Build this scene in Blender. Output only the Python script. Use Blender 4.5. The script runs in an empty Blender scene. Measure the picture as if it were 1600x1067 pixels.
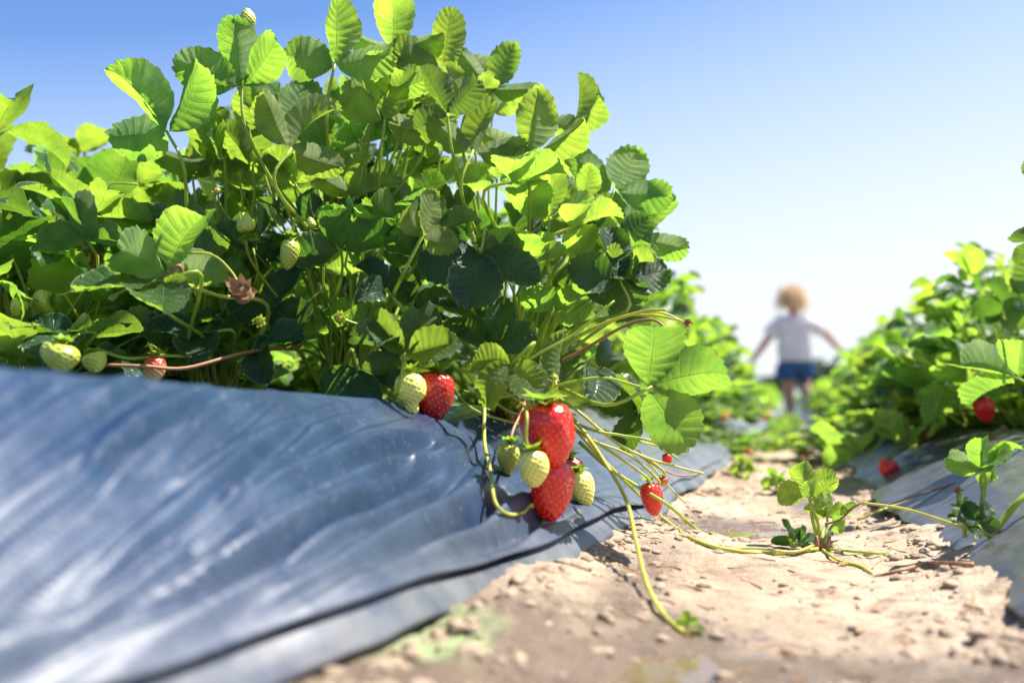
import bpy, bmesh, math, random
import numpy as np
from mathutils import Vector, Matrix, noise as mnoise
R = math.radians
C = bpy.context.scene.collection
SC = bpy.context.scene

# ------------------------------------------------------------------ camera
CAMZ = 0.13
F_PX = 1556.0
PITCH = math.atan((620 - 533.5) / F_PX)
FOCUS = 0.86
cd = bpy.data.cameras.new('camera')
cam = bpy.data.objects.new('camera', cd); C.objects.link(cam)
cd.sensor_width = 36; cd.lens = 36 * F_PX / 1600
cam.location = (0, 0, CAMZ)
cam.rotation_euler = (R(90) + PITCH, 0, 0)
cd.clip_start = 0.02; cd.clip_end = 3000
cd.dof.use_dof = True; cd.dof.focus_distance = FOCUS; cd.dof.aperture_fstop = 3.9
SC.camera = cam

# ------------------------------------------------------------------ light
SUN_EL, SUN_AZ = R(58), R(76)          # azimuth measured from +Y towards +X
w = bpy.data.worlds.new('World'); SC.world = w; w.use_nodes = True
nt = w.node_tree; bgn = nt.nodes['Background']
sky = nt.nodes.new('ShaderNodeTexSky'); sky.sky_type = 'NISHITA'; sky.sun_disc = False
sky.sun_elevation = SUN_EL; sky.sun_rotation = SUN_AZ
sky.altitude = 0; sky.air_density = 1.0; sky.dust_density = .6; sky.ozone_density = 2.0
_a = nt.nodes.new('ShaderNodeVectorMath'); _a.operation = 'SCALE'; _a.inputs[3].default_value = .13
_g = nt.nodes.new('ShaderNodeGamma'); _g.inputs[1].default_value = 1.30
_b = nt.nodes.new('ShaderNodeVectorMath'); _b.operation = 'MULTIPLY'; _b.inputs[1].default_value = (7.3, 8.0, 9.0)
nt.links.new(sky.outputs[0], _a.inputs[0]); nt.links.new(_a.outputs[0], _g.inputs[0]); nt.links.new(_g.outputs[0], _b.inputs[0])
_t = nt.nodes.new('ShaderNodeTexCoord'); _d = nt.nodes.new('ShaderNodeVectorMath'); _d.operation = 'DOT_PRODUCT'; _d.inputs[1].default_value = (.50, 0, -2.9)
_n = nt.nodes.new('ShaderNodeVectorMath'); _n.operation = 'NORMALIZE'; nt.links.new(_t.outputs['Generated'], _n.inputs[0]); nt.links.new(_n.outputs[0], _d.inputs[0])
_f = nt.nodes.new('ShaderNodeMath'); _f.inputs[1].default_value = 1.13; _f.use_clamp = True; nt.links.new(_d.outputs['Value'], _f.inputs[0])
_w = nt.nodes.new('ShaderNodeTexNoise'); _w.inputs['Scale'].default_value = 2.2; nt.links.new(_n.outputs[0], _w.inputs['Vector'])
_m = nt.nodes.new('ShaderNodeMix'); _m.data_type = 'RGBA'; nt.links.new(_f.outputs[0], _m.inputs[0]); nt.links.new(_b.outputs[0], _m.inputs[6]); _m.inputs[7].default_value = (4.75, 4.95, 5.2, 1)
nt.links.new(_m.outputs[2], bgn.inputs['Color']); bgn.inputs['Strength'].default_value = 0.084
sd = bpy.data.lights.new('sun', 'SUN'); sd.energy = 5.0; sd.angle = R(0.5); sd.color = (1, .95, .87)
sun = bpy.data.objects.new('sun', sd); C.objects.link(sun)
SUNV = Vector((math.sin(SUN_AZ) * math.cos(SUN_EL), math.cos(SUN_AZ) * math.cos(SUN_EL), math.sin(SUN_EL)))
sun.rotation_euler = SUNV.to_track_quat('Z', 'Y').to_euler()
SC.view_settings.view_transform = 'Standard'; SC.view_settings.look = 'None'
SC.view_settings.gamma = 1; SC.view_settings.use_curve_mapping = False
SC.view_settings.exposure = 1.30

# ------------------------------------------------------------------ helpers
rng = random.Random(7)
def P(px, py, d):
    cp, sp = math.cos(PITCH), math.sin(PITCH)
    xc = (px - 800) / F_PX; yc = -(py - 533.5) / F_PX
    return Vector((d * xc, d * (cp - sp * yc), CAMZ + d * (sp + cp * yc)))
def tag(o, label=None, cat=None, group=None, kind=None):
    if label: o['label'] = label
    if cat: o['category'] = cat
    if group: o['group'] = group
    if kind: o['kind'] = kind
    return o
def empty(name, loc=(0, 0, 0)):
    o = bpy.data.objects.new(name, None); C.objects.link(o); o.location = loc
    o.empty_display_size = .02
    return o
def mesh(name, v, f, mats, smooth=True, uv=None, mi=None):
    me = bpy.data.meshes.new(name)
    me.from_pydata([tuple(p) for p in v], [], f)
    for m in (mats if isinstance(mats, (list, tuple)) else [mats]): me.materials.append(m)
    if smooth: me.polygons.foreach_set('use_smooth', [True] * len(me.polygons))
    if mi is not None: me.polygons.foreach_set('material_index', mi)
    if uv is not None:
        l = me.uv_layers.new(name='UVMap')
        vi = np.empty(len(me.loops), dtype=np.int32); me.loops.foreach_get('vertex_index', vi)
        l.data.foreach_set('uv', np.asarray(uv, dtype=np.float32)[vi].ravel())
    me.update()
    return me
def obj(name, me, parent=None, loc=None):
    o = bpy.data.objects.new(name, me); C.objects.link(o)
    if parent: o.parent = parent
    if loc is not None: o.location = loc
    return o
# numpy value noise
def _h(ix, iy, iz=0):
    n = (ix.astype(np.int64) * 374761393 + iy.astype(np.int64) * 668265263 + np.int64(iz) * 2147483647 % 1000003) & 0x7fffffff
    n = ((n ^ (n >> 13)) * 1274126177) & 0x7fffffff
    n = (n ^ (n >> 16)) & 0xffff
    return n / 65535.0
def vn(x, y, seed=0):
    x = np.asarray(x, float) + seed * 17.31; y = np.asarray(y, float) - seed * 9.7
    ix = np.floor(x); iy = np.floor(y); fx = x - ix; fy = y - iy
    fx = fx * fx * (3 - 2 * fx); fy = fy * fy * (3 - 2 * fy)
    a = _h(ix, iy); b = _h(ix + 1, iy); c = _h(ix, iy + 1); d = _h(ix + 1, iy + 1)
    return (a * (1 - fx) + b * fx) * (1 - fy) + (c * (1 - fx) + d * fx) * fy
def fbm(x, y, o=4, seed=0):
    s = 0; a = .5
    for k in range(o):
        s = s + a * (vn(x * 2 ** k, y * 2 ** k, seed + k * 3) - .5); a *= .5
    return s

# ------------------------------------------------------------------ materials
def M(name):
    m = bpy.data.materials.new(name); m.use_nodes = True
    n = m.node_tree.nodes; b = n['Principled BSDF']
    return m, m.node_tree, b
def N(t, kind, **kw):
    n = t.nodes.new(kind)
    for k, v in kw.items():
        if k.startswith('i_'): n.inputs[k[2:].replace('_', ' ')].default_value = v
        else: setattr(n, k, v)
    return n
def ramp(t, src, stops):
    r = t.nodes.new('ShaderNodeValToRGB'); e = r.color_ramp.elements
    while len(e) < len(stops): e.new(.5)
    for k, (p, c) in enumerate(stops):
        e[k].position = p; e[k].color = (*c, 1) if len(c) == 3 else c
    t.links.new(src, r.inputs[0]); return r.outputs[0]
def mixc(t, fac, a, b, mode='MIX'):
    n = t.nodes.new('ShaderNodeMix'); n.data_type = 'RGBA'; n.blend_type = mode
    for s, v in ((0, fac), (6, a), (7, b)):
        if hasattr(v, 'links'): t.links.new(v, n.inputs[s])
        else: n.inputs[s].default_value = v if s == 0 else (*v, 1)
    return n.outputs[2]
def math_(t, op, a, b=None, c=None):
    n = t.nodes.new('ShaderNodeMath'); n.operation = op
    for k, v in enumerate((a, b, c)):
        if v is None: continue
        if hasattr(v, 'links'): t.links.new(v, n.inputs[k])
        else: n.inputs[k].default_value = v
    return n.outputs[0]
def simple(name, col, rough=.5, spec=.5, var=.25, scale=60, trans=0, tcol=None, metal=0, bump=0):
    m, t, b = M(name)
    tc = N(t, 'ShaderNodeTexCoord'); no = N(t, 'ShaderNodeTexNoise'); no.inputs['Scale'].default_value = scale
    no.inputs['Detail'].default_value = 4
    t.links.new(tc.outputs['Object'], no.inputs['Vector'])
    c = ramp(t, no.outputs[0], [(.3, tuple(x * (1 - var) for x in col)), (.7, tuple(min(1, x * (1 + var)) for x in col))])
    t.links.new(c, b.inputs['Base Color']); b.inputs['Roughness'].default_value = rough
    b.inputs['Specular IOR Level'].default_value = spec; b.inputs['Metallic'].default_value = metal
    if bump:
        bp = N(t, 'ShaderNodeBump'); bp.inputs['Strength'].default_value = bump; bp.inputs['Distance'].default_value = .002
        t.links.new(no.outputs[0], bp.inputs['Height']); t.links.new(bp.outputs[0], b.inputs['Normal'])
    if trans:
        tr = N(t, 'ShaderNodeBsdfTranslucent'); tr.inputs[0].default_value = (*(tcol or col), 1)
        mx = N(t, 'ShaderNodeMixShader'); mx.inputs[0].default_value = trans
        t.links.new(b.outputs[0], mx.inputs[1]); t.links.new(tr.outputs[0], mx.inputs[2])
        t.links.new(mx.outputs[0], t.nodes['Material Output'].inputs[0])
    return m

def leaf_material(name, top, under, trans, tmix=.45, dry=0.0, rough=.38):
    m, t, b = M(name)
    uv = N(t, 'ShaderNodeUVMap'); sep = N(t, 'ShaderNodeSeparateXYZ'); t.links.new(uv.outputs[0], sep.inputs[0])
    U, V = sep.outputs[0], sep.outputs[1]
    av = math_(t, 'ABSOLUTE', V)
    fr = math_(t, 'FRACT', U)
    dv = math_(t, 'ABSOLUTE', math_(t, 'SUBTRACT', fr, .5))
    sec = math_(t, 'SUBTRACT', 1, math_(t, 'MULTIPLY', dv, 15)); sec = math_(t, 'MAXIMUM', sec, 0)
    mid = math_(t, 'MAXIMUM', math_(t, 'SUBTRACT', 1, math_(t, 'MULTIPLY', av, 22)), 0)
    vein = math_(t, 'MINIMUM', math_(t, 'ADD', math_(t, 'MULTIPLY', sec, .7), math_(t, 'MULTIPLY', mid, 1.3)), 1)
    vec = N(t, 'ShaderNodeCombineXYZ')
    t.links.new(math_(t, 'MULTIPLY', U, 1.5), vec.inputs[0]); t.links.new(math_(t, 'MULTIPLY', V, 8), vec.inputs[1])
    oi = N(t, 'ShaderNodeObjectInfo'); t.links.new(oi.outputs['Random'], vec.inputs[2])
    vo = N(t, 'ShaderNodeTexVoronoi'); vo.feature = 'DISTANCE_TO_EDGE'; vo.inputs['Scale'].default_value = 2.2
    t.links.new(vec.outputs[0], vo.inputs['Vector'])
    net = math_(t, 'MAXIMUM', math_(t, 'SUBTRACT', 1, math_(t, 'MULTIPLY', vo.outputs[0], 9)), 0)
    no = N(t, 'ShaderNodeTexNoise'); no.noise_dimensions = '4D'; no.inputs['Scale'].default_value = 3.2; no.inputs['Detail'].default_value = 4
    tc = N(t, 'ShaderNodeTexCoord'); t.links.new(tc.outputs['Object'], no.inputs['Vector'])
    t.links.new(math_(t, 'MULTIPLY', oi.outputs['Random'], 40), no.inputs['W'])
    rv = oi.outputs['Random']
    hue = N(t, 'ShaderNodeHueSaturation')
    def vary(c):
        a = mixc(t, ramp(t, no.outputs[0], [(.35, (0, 0, 0)), (.7, (1, 1, 1))]), tuple(x * .75 for x in c), (min(1, c[0] * 1.45), c[1] * 1.2, c[2]))
        return a
    topc = mixc(t, math_(t, 'MULTIPLY', vein, .5), vary(top), (top[0] * 2.6 + .02, top[1] * 1.9 + .02, top[2] * 1.5))
    undc = mixc(t, math_(t, 'MULTIPLY', math_(t, 'MAXIMUM', vein, math_(t, 'MULTIPLY', net, .25)), .6), vary(under), (under[0] * 1.5, under[1] * 1.35, under[2] * 1.1))
    rim = math_(t, 'MULTIPLY', math_(t, 'MINIMUM', math_(t, 'MAXIMUM', math_(t, 'MULTIPLY', math_(t, 'SUBTRACT', av, .93), 18), 0), 1), .6)
    topc = mixc(t, rim, topc, (.30, .42, .16)); undc = mixc(t, rim, undc, (.42, .50, .22))
    geo = N(t, 'ShaderNodeNewGeometry')
    col = mixc(t, geo.outputs['Backfacing'], topc, undc)
    trc = mixc(t, math_(t, 'MULTIPLY', math_(t, 'MAXIMUM', vein, math_(t, 'MULTIPLY', net, .45)), .45), vary(trans), tuple(x * .72 for x in trans))
    # per-leaf hue variety
    def hv(c):
        h = N(t, 'ShaderNodeHueSaturation'); t.links.new(c, h.inputs['Color'])
        t.links.new(math_(t, 'MULTIPLY_ADD', rv, .035, .483), h.inputs['Hue'])
        t.links.new(math_(t, 'MULTIPLY_ADD', math_(t, 'FRACT', math_(t, 'MULTIPLY', rv, 7.3)), .5, .75), h.inputs['Value'])
        return h.outputs[0]
    col = hv(col); trc = hv(trc)
    # dry margin and spots
    sp = N(t, 'ShaderNodeTexNoise'); sp.noise_dimensions = '4D'; sp.inputs['Scale'].default_value = 14
    t.links.new(tc.outputs['Object'], sp.inputs['Vector']); t.links.new(math_(t, 'MULTIPLY', rv, 90), sp.inputs['W'])
    spot = ramp(t, math_(t, 'ADD', sp.outputs[0], math_(t, 'MULTIPLY', math_(t, 'POWER', av, 8), .12 + dry)), [(.70, (0, 0, 0)), (.78, (1, 1, 1))])
    col = mixc(t, spot, col, (.20, .10, .03)); trc = mixc(t, spot, trc, (.30, .15, .03))
    t.links.new(col, b.inputs['Base Color'])
    rr = math_(t, 'MULTIPLY_ADD', geo.outputs['Backfacing'], .3, rough)
    t.links.new(rr, b.inputs['Roughness']); b.inputs['Specular IOR Level'].default_value = .55
    hgt = math_(t, 'ADD', math_(t, 'MULTIPLY', vein, -.7), math_(t, 'MULTIPLY', net, -.3))
    hgt = math_(t, 'ADD', hgt, math_(t, 'MULTIPLY', no.outputs[0], .5))
    bp = N(t, 'ShaderNodeBump'); bp.inputs['Strength'].default_value = .8; bp.inputs['Distance'].default_value = .0011
    t.links.new(hgt, bp.inputs['Height']); t.links.new(bp.outputs[0], b.inputs['Normal'])
    tr = N(t, 'ShaderNodeBsdfTranslucent'); t.links.new(trc, tr.inputs[0]); t.links.new(bp.outputs[0], tr.inputs[1])
    mx = N(t, 'ShaderNodeMixShader'); mx.inputs[0].default_value = tmix
    t.links.new(b.outputs[0], mx.inputs[1]); t.links.new(tr.outputs[0], mx.inputs[2])
    t.links.new(mx.outputs[0], t.nodes['Material Output'].inputs[0])
    return m
LEAF = leaf_material('leaf_green', (.036, .120, .026), (.19, .31, .10), (.39, .70, .06), .52)
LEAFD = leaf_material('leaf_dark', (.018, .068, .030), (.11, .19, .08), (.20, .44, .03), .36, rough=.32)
LEAFY = leaf_material('leaf_young', (.08, .21, .03), (.24, .38, .10), (.38, .70, .07), .50)
STALK = simple('stalk_green', (.36, .46, .07), .45, .5, .3, 40, .3, (.6, .75, .1))
STALKR = simple('runner_reddish', (.36, .17, .08), .5, .4, .3, 60)
STALKY = simple('runner_yellow', (.55, .55, .10), .42, .5, .25, 50, .25, (.7, .7, .12))
DRY = simple('dry_brown', (.33, .19, .09), .8, .2, .4, 200, .2)
SEPAL = simple('sepal_green', (.20, .34, .04), .55, .3, .35, 200, .4, (.4, .6, .05))
PETAL = simple('petal_white', (.8, .8, .72), .6, .2, .1, 100, .4)
SEEDR = simple('seed_yellow', (.80, .50, .14), .25, .5, .3, 300)
SEEDG = simple('seed_brown', (.34, .20, .03), .5, .4, .3, 300)
SEEDY = simple('flower_centre', (.6, .5, .05), .6, .3, .3, 400)
def fruit_mat(name, col, col2, rough):
    m, t, b = M(name)
    tc = N(t, 'ShaderNodeTexCoord'); sep = N(t, 'ShaderNodeSeparateXYZ'); t.links.new(tc.outputs['Generated'], sep.inputs[0])
    no = N(t, 'ShaderNodeTexNoise'); no.inputs['Scale'].default_value = 90; t.links.new(tc.outputs['Object'], no.inputs['Vector'])
    f = ramp(t, math_(t, 'ADD', sep.outputs[2], math_(t, 'MULTIPLY', no.outputs[0], .25)), [(.25, (0, 0, 0)), (1.08, (1, 1, 1))])
    t.links.new(mixc(t, f, col, col2), b.inputs['Base Color'])
    b.inputs['Roughness'].default_value = rough; b.inputs['Specular IOR Level'].default_value = .6
    b.inputs['Subsurface Weight'].default_value = .18; b.inputs['Subsurface Radius'].default_value = (1, .35, .15); b.inputs['Subsurface Scale'].default_value = .003
    b.inputs['Coat Weight'].default_value = .25; b.inputs['Coat Roughness'].default_value = .15
    bp = N(t, 'ShaderNodeBump'); bp.inputs['Strength'].default_value = .25; bp.inputs['Distance'].default_value = .0004
    n2 = N(t, 'ShaderNodeTexNoise'); n2.inputs['Scale'].default_value = 1100; t.links.new(tc.outputs['Object'], n2.inputs['Vector'])
    t.links.new(n2.outputs[0], bp.inputs['Height']); t.links.new(bp.outputs[0], b.inputs['Normal'])
    return m
RIPE = fruit_mat('fruit_red', (.80, .008, .008), (.74, .012, .006), .22)
RIPED = fruit_mat('fruit_dark_red', (.45, .006, .014), (.60, .02, .01), .25)
GREEN = fruit_mat('fruit_unripe', (.46, .54, .07), (.42, .50, .06), .38)
PALE = fruit_mat('fruit_pale', (.82, .80, .18), (.80, .81, .18), .36)
TURN = fruit_mat('fruit_turning', (.55, .50, .18), (.55, .03, .02), .34)

# plastic film
def film_mat(name, base, dusty):
    m, t, b = M(name)
    tc = N(t, 'ShaderNodeTexCoord')
    n1 = N(t, 'ShaderNodeTexNoise'); n1.inputs['Scale'].default_value = 22; n1.inputs['Detail'].default_value = 6; n1.inputs['Roughness'].default_value = .62
    n2 = N(t, 'ShaderNodeTexNoise'); n2.inputs['Scale'].default_value = 320; n2.inputs['Detail'].default_value = 3
    n3 = N(t, 'ShaderNodeTexNoise'); n3.inputs['Scale'].default_value = 7; n3.inputs['Detail'].default_value = 5
    da = N(t, 'ShaderNodeAttribute'); da.attribute_name = 'grime'
    for n in (n1, n2, n3): t.links.new(tc.outputs['Object'], n.inputs['Vector'])
    dust = math_(t, 'MULTIPLY', ramp(t, n1.outputs[0], [(.35, (.35, .35, .35)), (.75, (1, 1, 1))]), ramp(t, n3.outputs[0], [(.3, (.5, .5, .5)), (.7, (1, 1, 1))]))
    speck = ramp(t, n2.outputs[0], [(.64, (0, 0, 0)), (.70, (1, 1, 1))])
    c = mixc(t, dust, base, dusty)  # second tone: painted sky reflection on the left film, dust on the right
    c = mixc(t, math_(t, 'MULTIPLY', da.outputs['Fac'], ramp(t, n1.outputs[0], [(.3, (.3, .3, .3)), (.6, (1, 1, 1))])), c, (.13, .13, .13))
    c = mixc(t, math_(t, 'MULTIPLY', speck, .22), c, (.42, .36, .28))
    t.links.new(c, b.inputs['Base Color'])
    t.links.new(math_(t, 'MULTIPLY_ADD', dust, .16, .30), b.inputs['Roughness'])
    b.inputs['Specular IOR Level'].default_value = .8
    bp = N(t, 'ShaderNodeBump'); bp.inputs['Strength'].default_value = .15; bp.inputs['Distance'].default_value = .0010
    t.links.new(math_(t, 'ADD', n1.outputs[0], math_(t, 'MULTIPLY', n2.outputs[0], .12)), bp.inputs['Height']); t.links.new(bp.outputs[0], b.inputs['Normal'])
    return m
FILM = film_mat('plastic_film_sky_tint', (.002, .014, .046), (.008, .040, .100))  # blue of the reflected sky is put into both colours
FILMR = film_mat('dusty_plastic_film', (.020, .024, .034), (.115, .110, .105))
# soil
m, t, b = M('soil'); SOIL = m
tc = N(t, 'ShaderNodeTexCoord')
def noi(s, d=5, r=.6):
    n = N(t, 'ShaderNodeTexNoise'); n.inputs['Scale'].default_value = s; n.inputs['Detail'].default_value = d; n.inputs['Roughness'].default_value = r
    t.links.new(tc.outputs['Object'], n.inputs['Vector']); return n.outputs[0]
a, bb, cc = noi(5, 6), noi(45, 8, .7), noi(420, 4)
at = N(t, 'ShaderNodeAttribute'); at.attribute_name = 'wet'
c = ramp(t, a, [(.32, (.33, .235, .155)), (.55, (.46, .35, .245)), (.75, (.52, .41, .30))])
c = mixc(t, ramp(t, bb, [(.34, (1, 1, 1)), (.50, (0, 0, 0))]), c, (.21, .135, .085))
c = mixc(t, math_(t, 'MULTIPLY', ramp(t, cc, [(.6, (0, 0, 0)), (.75, (1, 1, 1))]), .5), c, (.72, .64, .54))
wet = ramp(t, math_(t, 'ADD', at.outputs['Fac'], math_(t, 'MULTIPLY', math_(t, 'SUBTRACT', bb, .5), 1.0)), [(.35, (0, 0, 0)), (.62, (1, 1, 1))])
am = N(t, 'ShaderNodeAttribute'); am.attribute_name = 'moss'
c = mixc(t, wet, c, (.175, .12, .082))
c = mixc(t, ramp(t, math_(t, 'ADD', am.outputs['Fac'], math_(t, 'MULTIPLY', math_(t, 'SUBTRACT', bb, .5), 1.2)), [(.35, (0, 0, 0)), (.8, (.75, .75, .75))]), c, (.36, .46, .20))
t.links.new(c, b.inputs['Base Color'])
t.links.new(math_(t, 'MULTIPLY_ADD', wet, -.74, .92), b.inputs['Roughness'])
hh = math_(t, 'ADD', bb, math_(t, 'MULTIPLY', cc, .25))
bp = N(t, 'ShaderNodeBump'); bp.inputs['Strength'].default_value = 1.0; bp.inputs['Distance'].default_value = .006
t.links.new(hh, bp.inputs['Height']); t.links.new(bp.outputs[0], b.inputs['Normal'])
CLOD = simple('clod', (.36, .25, .17), .95, .1, .45, 90, bump=.6)
STONE = simple('pebble', (.42, .36, .30), .6, .4, .4, 60, bump=.3)
LITTER = simple('litter', (.38, .22, .12), .8, .2, .5, 60)
m, t, b = M('puddle_water'); WATER = m
b.inputs['Base Color'].default_value = (.16, .11, .065, 1); b.inputs['Roughness'].default_value = .06
b.inputs['Specular IOR Level'].default_value = .9
n = N(t, 'ShaderNodeTexNoise'); n.inputs['Scale'].default_value = 90; n.inputs['Detail'].default_value = 3
tc = N(t, 'ShaderNodeTexCoord'); t.links.new(tc.outputs['Object'], n.inputs['Vector'])
bp = N(t, 'ShaderNodeBump'); bp.inputs['Strength'].default_value = .3; bp.inputs['Distance'].default_value = .001
t.links.new(n.outputs[0], bp.inputs['Height']); t.links.new(bp.outputs[0], b.inputs['Normal'])
FIELD = simple('field_green', (.10, .15, .04), .9, .1, .4, .3)
SKIN = simple('skin', (.42, .23, .15), .5, .4, .08, 20)
SHIRT = simple('white_cotton', (.82, .83, .88), .8, .2, .04, 12, .3, (.85, .87, .92), bump=.2)
DENIM = simple('blue_denim', (.035, .09, .22), .85, .2, .35, 90, bump=.3)
HAIR = simple('blond_hair', (.80, .64, .44), .5, .5, .3, 60, .4, (1, .86, .62))
SHOE = simple('white_shoe', (.75, .75, .76), .6, .3, .1, 40)
SOLE = simple('rubber_sole', (.55, .55, .55), .7, .3, .1, 40)
EYE = simple('eye_dark', (.03, .025, .02), .2, .5, .1)
LIP = simple('lip', (.5, .15, .13), .4, .5, .1)
BARK = simple('bark', (.10, .07, .05), .9, .2, .4, 6, bump=.5)
TREEC = simple('tree_foliage', (.045, .085, .04), .7, .3, .5, 1.5, .2)

# ------------------------------------------------------------------ terrain, in row coordinates
RA = R(15.5)
su, cu = math.sin(RA), math.cos(RA)
def st2xy(s, t_): return s * su - t_ * cu, s * cu + t_ * su
def xy2st(x, y): return x * su + y * cu, -x * cu + y * su
def interp(x, xs, ys): return np.interp(x, xs, ys)
PUD = [(*xy2st(0.075, 0.50), .085, .050), (*xy2st(0.215, 1.00), .055, .075), (*xy2st(-.02, .36), .05, .05)]
def ground_z(s, t_):
    s = np.asarray(s, float); t_ = np.asarray(t_, float)
    near = np.clip(1.5 - np.abs(t_) * 2, 0, 1)
    z = .022 * fbm(s * 4, t_ * 7, 3, 1) + .011 * fbm(s * 22, t_ * 22, 4, 5)
    rid = np.abs(fbm(s * 60, t_ * 60, 3, 9)) * .010 + np.maximum(0, fbm(s * 38, t_ * 38, 2, 12)) * .010
    edge = np.clip((np.abs(t_ - .005) - .04) / .10, 0, 1)
    rough = .35 + .65 * edge
    z = z + rid * rough + .012 * edge ** 2 + .0035 * rough * np.maximum(0, vn(s * 150, t_ * 150, 21) - .55) / .45 * vn(s * 12, t_ * 12, 22) * 2
    for (ps, pt, rs, rt) in PUD:
        q = ((s - ps) / rs) ** 2 + ((t_ - pt) / rt) ** 2
        z = z - .010 * np.exp(-q)
    far = np.clip((s - 3) / 10, 0, 1)
    return z * (1 - far * .6) - .10 * np.clip((s - 2.4) / 7, 0, 1)
te_s = [-.5, .2, .40, .875, 1.2, 2.05, 4, 60]; te_v = [.26, .232, .190, .134, .120, .10, .10, .10]
def wob(s): return .002 * np.sin(s * 23) + .0012 * np.sin(s * 51 + 1)
def left_edge(s): return interp(s, te_s, te_v) + wob(s)
zs_s = [-.5, .32, .71, 1.0, 2, 9.4, 60]; zs_v = [.150, .1425, .1275, .118, .105, .005, .005]
def folds(s, t_, seed):
    ds = np.maximum(s - .10, .10)
    c_ = (t_ - .226 + .006 * (vn(s * 6, t_ * 9, seed) - .5)) / ds
    a = c_ * 50
    n1 = vn(a * .62, s * 1.1, seed + 1); n2 = vn(a * 1.5, s * 1.6, seed + 2); n3 = vn(a * 3.8, s * 3, seed + 3)
    rid = 1 - np.abs(2 * n1 - 1); rid2 = 1 - np.abs(2 * n2 - 1)
    f = (rid ** 2.2 - .4) * .9 + (rid2 ** 2.4 - .3) * .5 * (.4 + n1) + (n3 - .5) * .16 
    return f
CREASES = []          # (polyline in row coordinates, depth, width)
def crease_z(s, t_):
    z = np.zeros(np.broadcast(s, t_).shape); val = z.copy(); rdg = z.copy(); ks = np.clip(s / .62, .35, 1.3)
    for pl, A, w_ in CREASES:
        best = np.full(z.shape, 9.0); sg = np.zeros(z.shape); un = np.zeros(z.shape); tot = len(pl) - 1
        for i in range(tot):
            (a0, b0), (a1, b1) = pl[i], pl[i + 1]
            da, db = a1 - a0, b1 - b0; L2 = da * da + db * db
            u = np.clip(((s - a0) * da + (t_ - b0) * db) / L2, 0, 1)
            ex, ey = s - (a0 + u * da), t_ - (b0 + u * db); dd = np.hypot(ex, ey)
            m_ = dd < best; best = np.where(m_, dd, best)
            sg = np.where(m_, np.sign(-(da * ey - db * ex)), sg); un = np.where(m_, (i + u) / tot, un)
        fade = np.clip(un * 5, 0, 1) ** .5
        wv = w_ * .82 * ks * (.8 + .5 * vn(un * 7 + A * 900, un * 0, 5)); dsg = best * sg; k_ = fade * A * 2.7 * ks
        val = np.minimum(val, -k_ * np.exp(-(dsg / wv) ** 2)); rdg = np.maximum(rdg, k_ * (.8 * np.exp(-((dsg - 2.0 * wv) / (1.5 * wv)) ** 2) + .3 * np.exp(-((dsg + 2.2 * wv) / (1.7 * wv)) ** 2)))
    z = val + rdg
    return z
def left_z(s, t_):
    s = np.asarray(s, float); t_ = np.asarray(t_, float)
    te = left_edge(s); tsh = .305 + .008 * np.sin(s * 5)
    q = (t_ - te) / (tsh - te)
    zsh = interp(s, zs_s, zs_v); ze = .018 + .004 * np.sin(s * 17)
    qc = np.clip(q, 0, 1)
    f = np.sin(qc * 1.25) / math.sin(1.25) * .35 + qc * .65
    ze = ze - .10 * np.clip((s - 2.4) / 7, 0, 1); z = ze + (zsh - ze) * f
    z = z - np.clip(q - 1, 0, 8) * .010 + .006 * fbm(s * 5, t_ * 5, 3, 31) * np.clip(q - 1, 0, 1)
    mask = np.clip(qc * 4, 0, 1) * np.clip((1.15 - q) * 3, 0, 1)
    if CREASES:
        z = z + crease_z(s, t_) * np.clip((t_ - te - .012) / .025, 0, 1) * np.clip((1.25 - q) * 5, 0, 1)
        z = z + .0060 * folds(s, t_, 40) * np.clip(s / .62, .4, 1.3) * mask * interp(s, [0, .3, .55, .74, 1.0, 3], [.8, .8, .6, .5, 1.2, 1.6])
    z = z + .006 * (fbm(s * 9, t_ * 22, 2, 77)) * np.clip((s - .85) * 4, 0, 1)
    # hem: crease then flap
    h = (t_ - te)
    z = z + .004 * np.exp(-((h - .030) / .012) ** 2) * np.clip((s - .95) * 5, 0, 1)
    return z
te2_s = [-.5, .3, .605, .9, 1.1, 1.3, 2, 60]; te2_v = [-.150, -.140, -.126, -.122, -.095, -.10, -.10, -.10]
def right_edge(s): return interp(s, te2_s, te2_v) - .006 * np.sin(s * 19) - .003 * np.sin(s * 47)
def right_z(s, t_):
    s = np.asarray(s, float); t_ = np.asarray(t_, float)
    te = right_edge(s); q = (te - t_) / .16
    qc = np.clip(q, 0, 1)
    z = .012 + .070 * (qc * .7 + .3 * np.sin(qc * 1.4)) + np.clip(q - 1, 0, 8) * .004
    z = z - .10 * np.clip((s - 2.4) / 7, 0, 1) + .012 * fbm(s * 6, t_ * 24, 3, 61) * np.clip(qc * 3, 0, 1) + .005 * fbm(s * 30, t_ * 40, 3, 63)
    return z
def surf(x, y):
    s, t_ = xy2st(x, y)
    z = float(ground_z(s, t_))
    if t_ > float(left_edge(s)): z = max(z, float(left_z(s, t_)))
    if t_ < float(right_edge(s)): z = max(z, float(right_z(s, t_)))
    return z
def hit(px, py, lift=0.0, dmin=.3, dmax=4):
    d = dmin
    while d < dmax:
        p = P(px, py, d)
        if p.z < surf(p.x, p.y) + lift: return p, d
        d += .004
    return P(px, py, dmax), dmax
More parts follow.
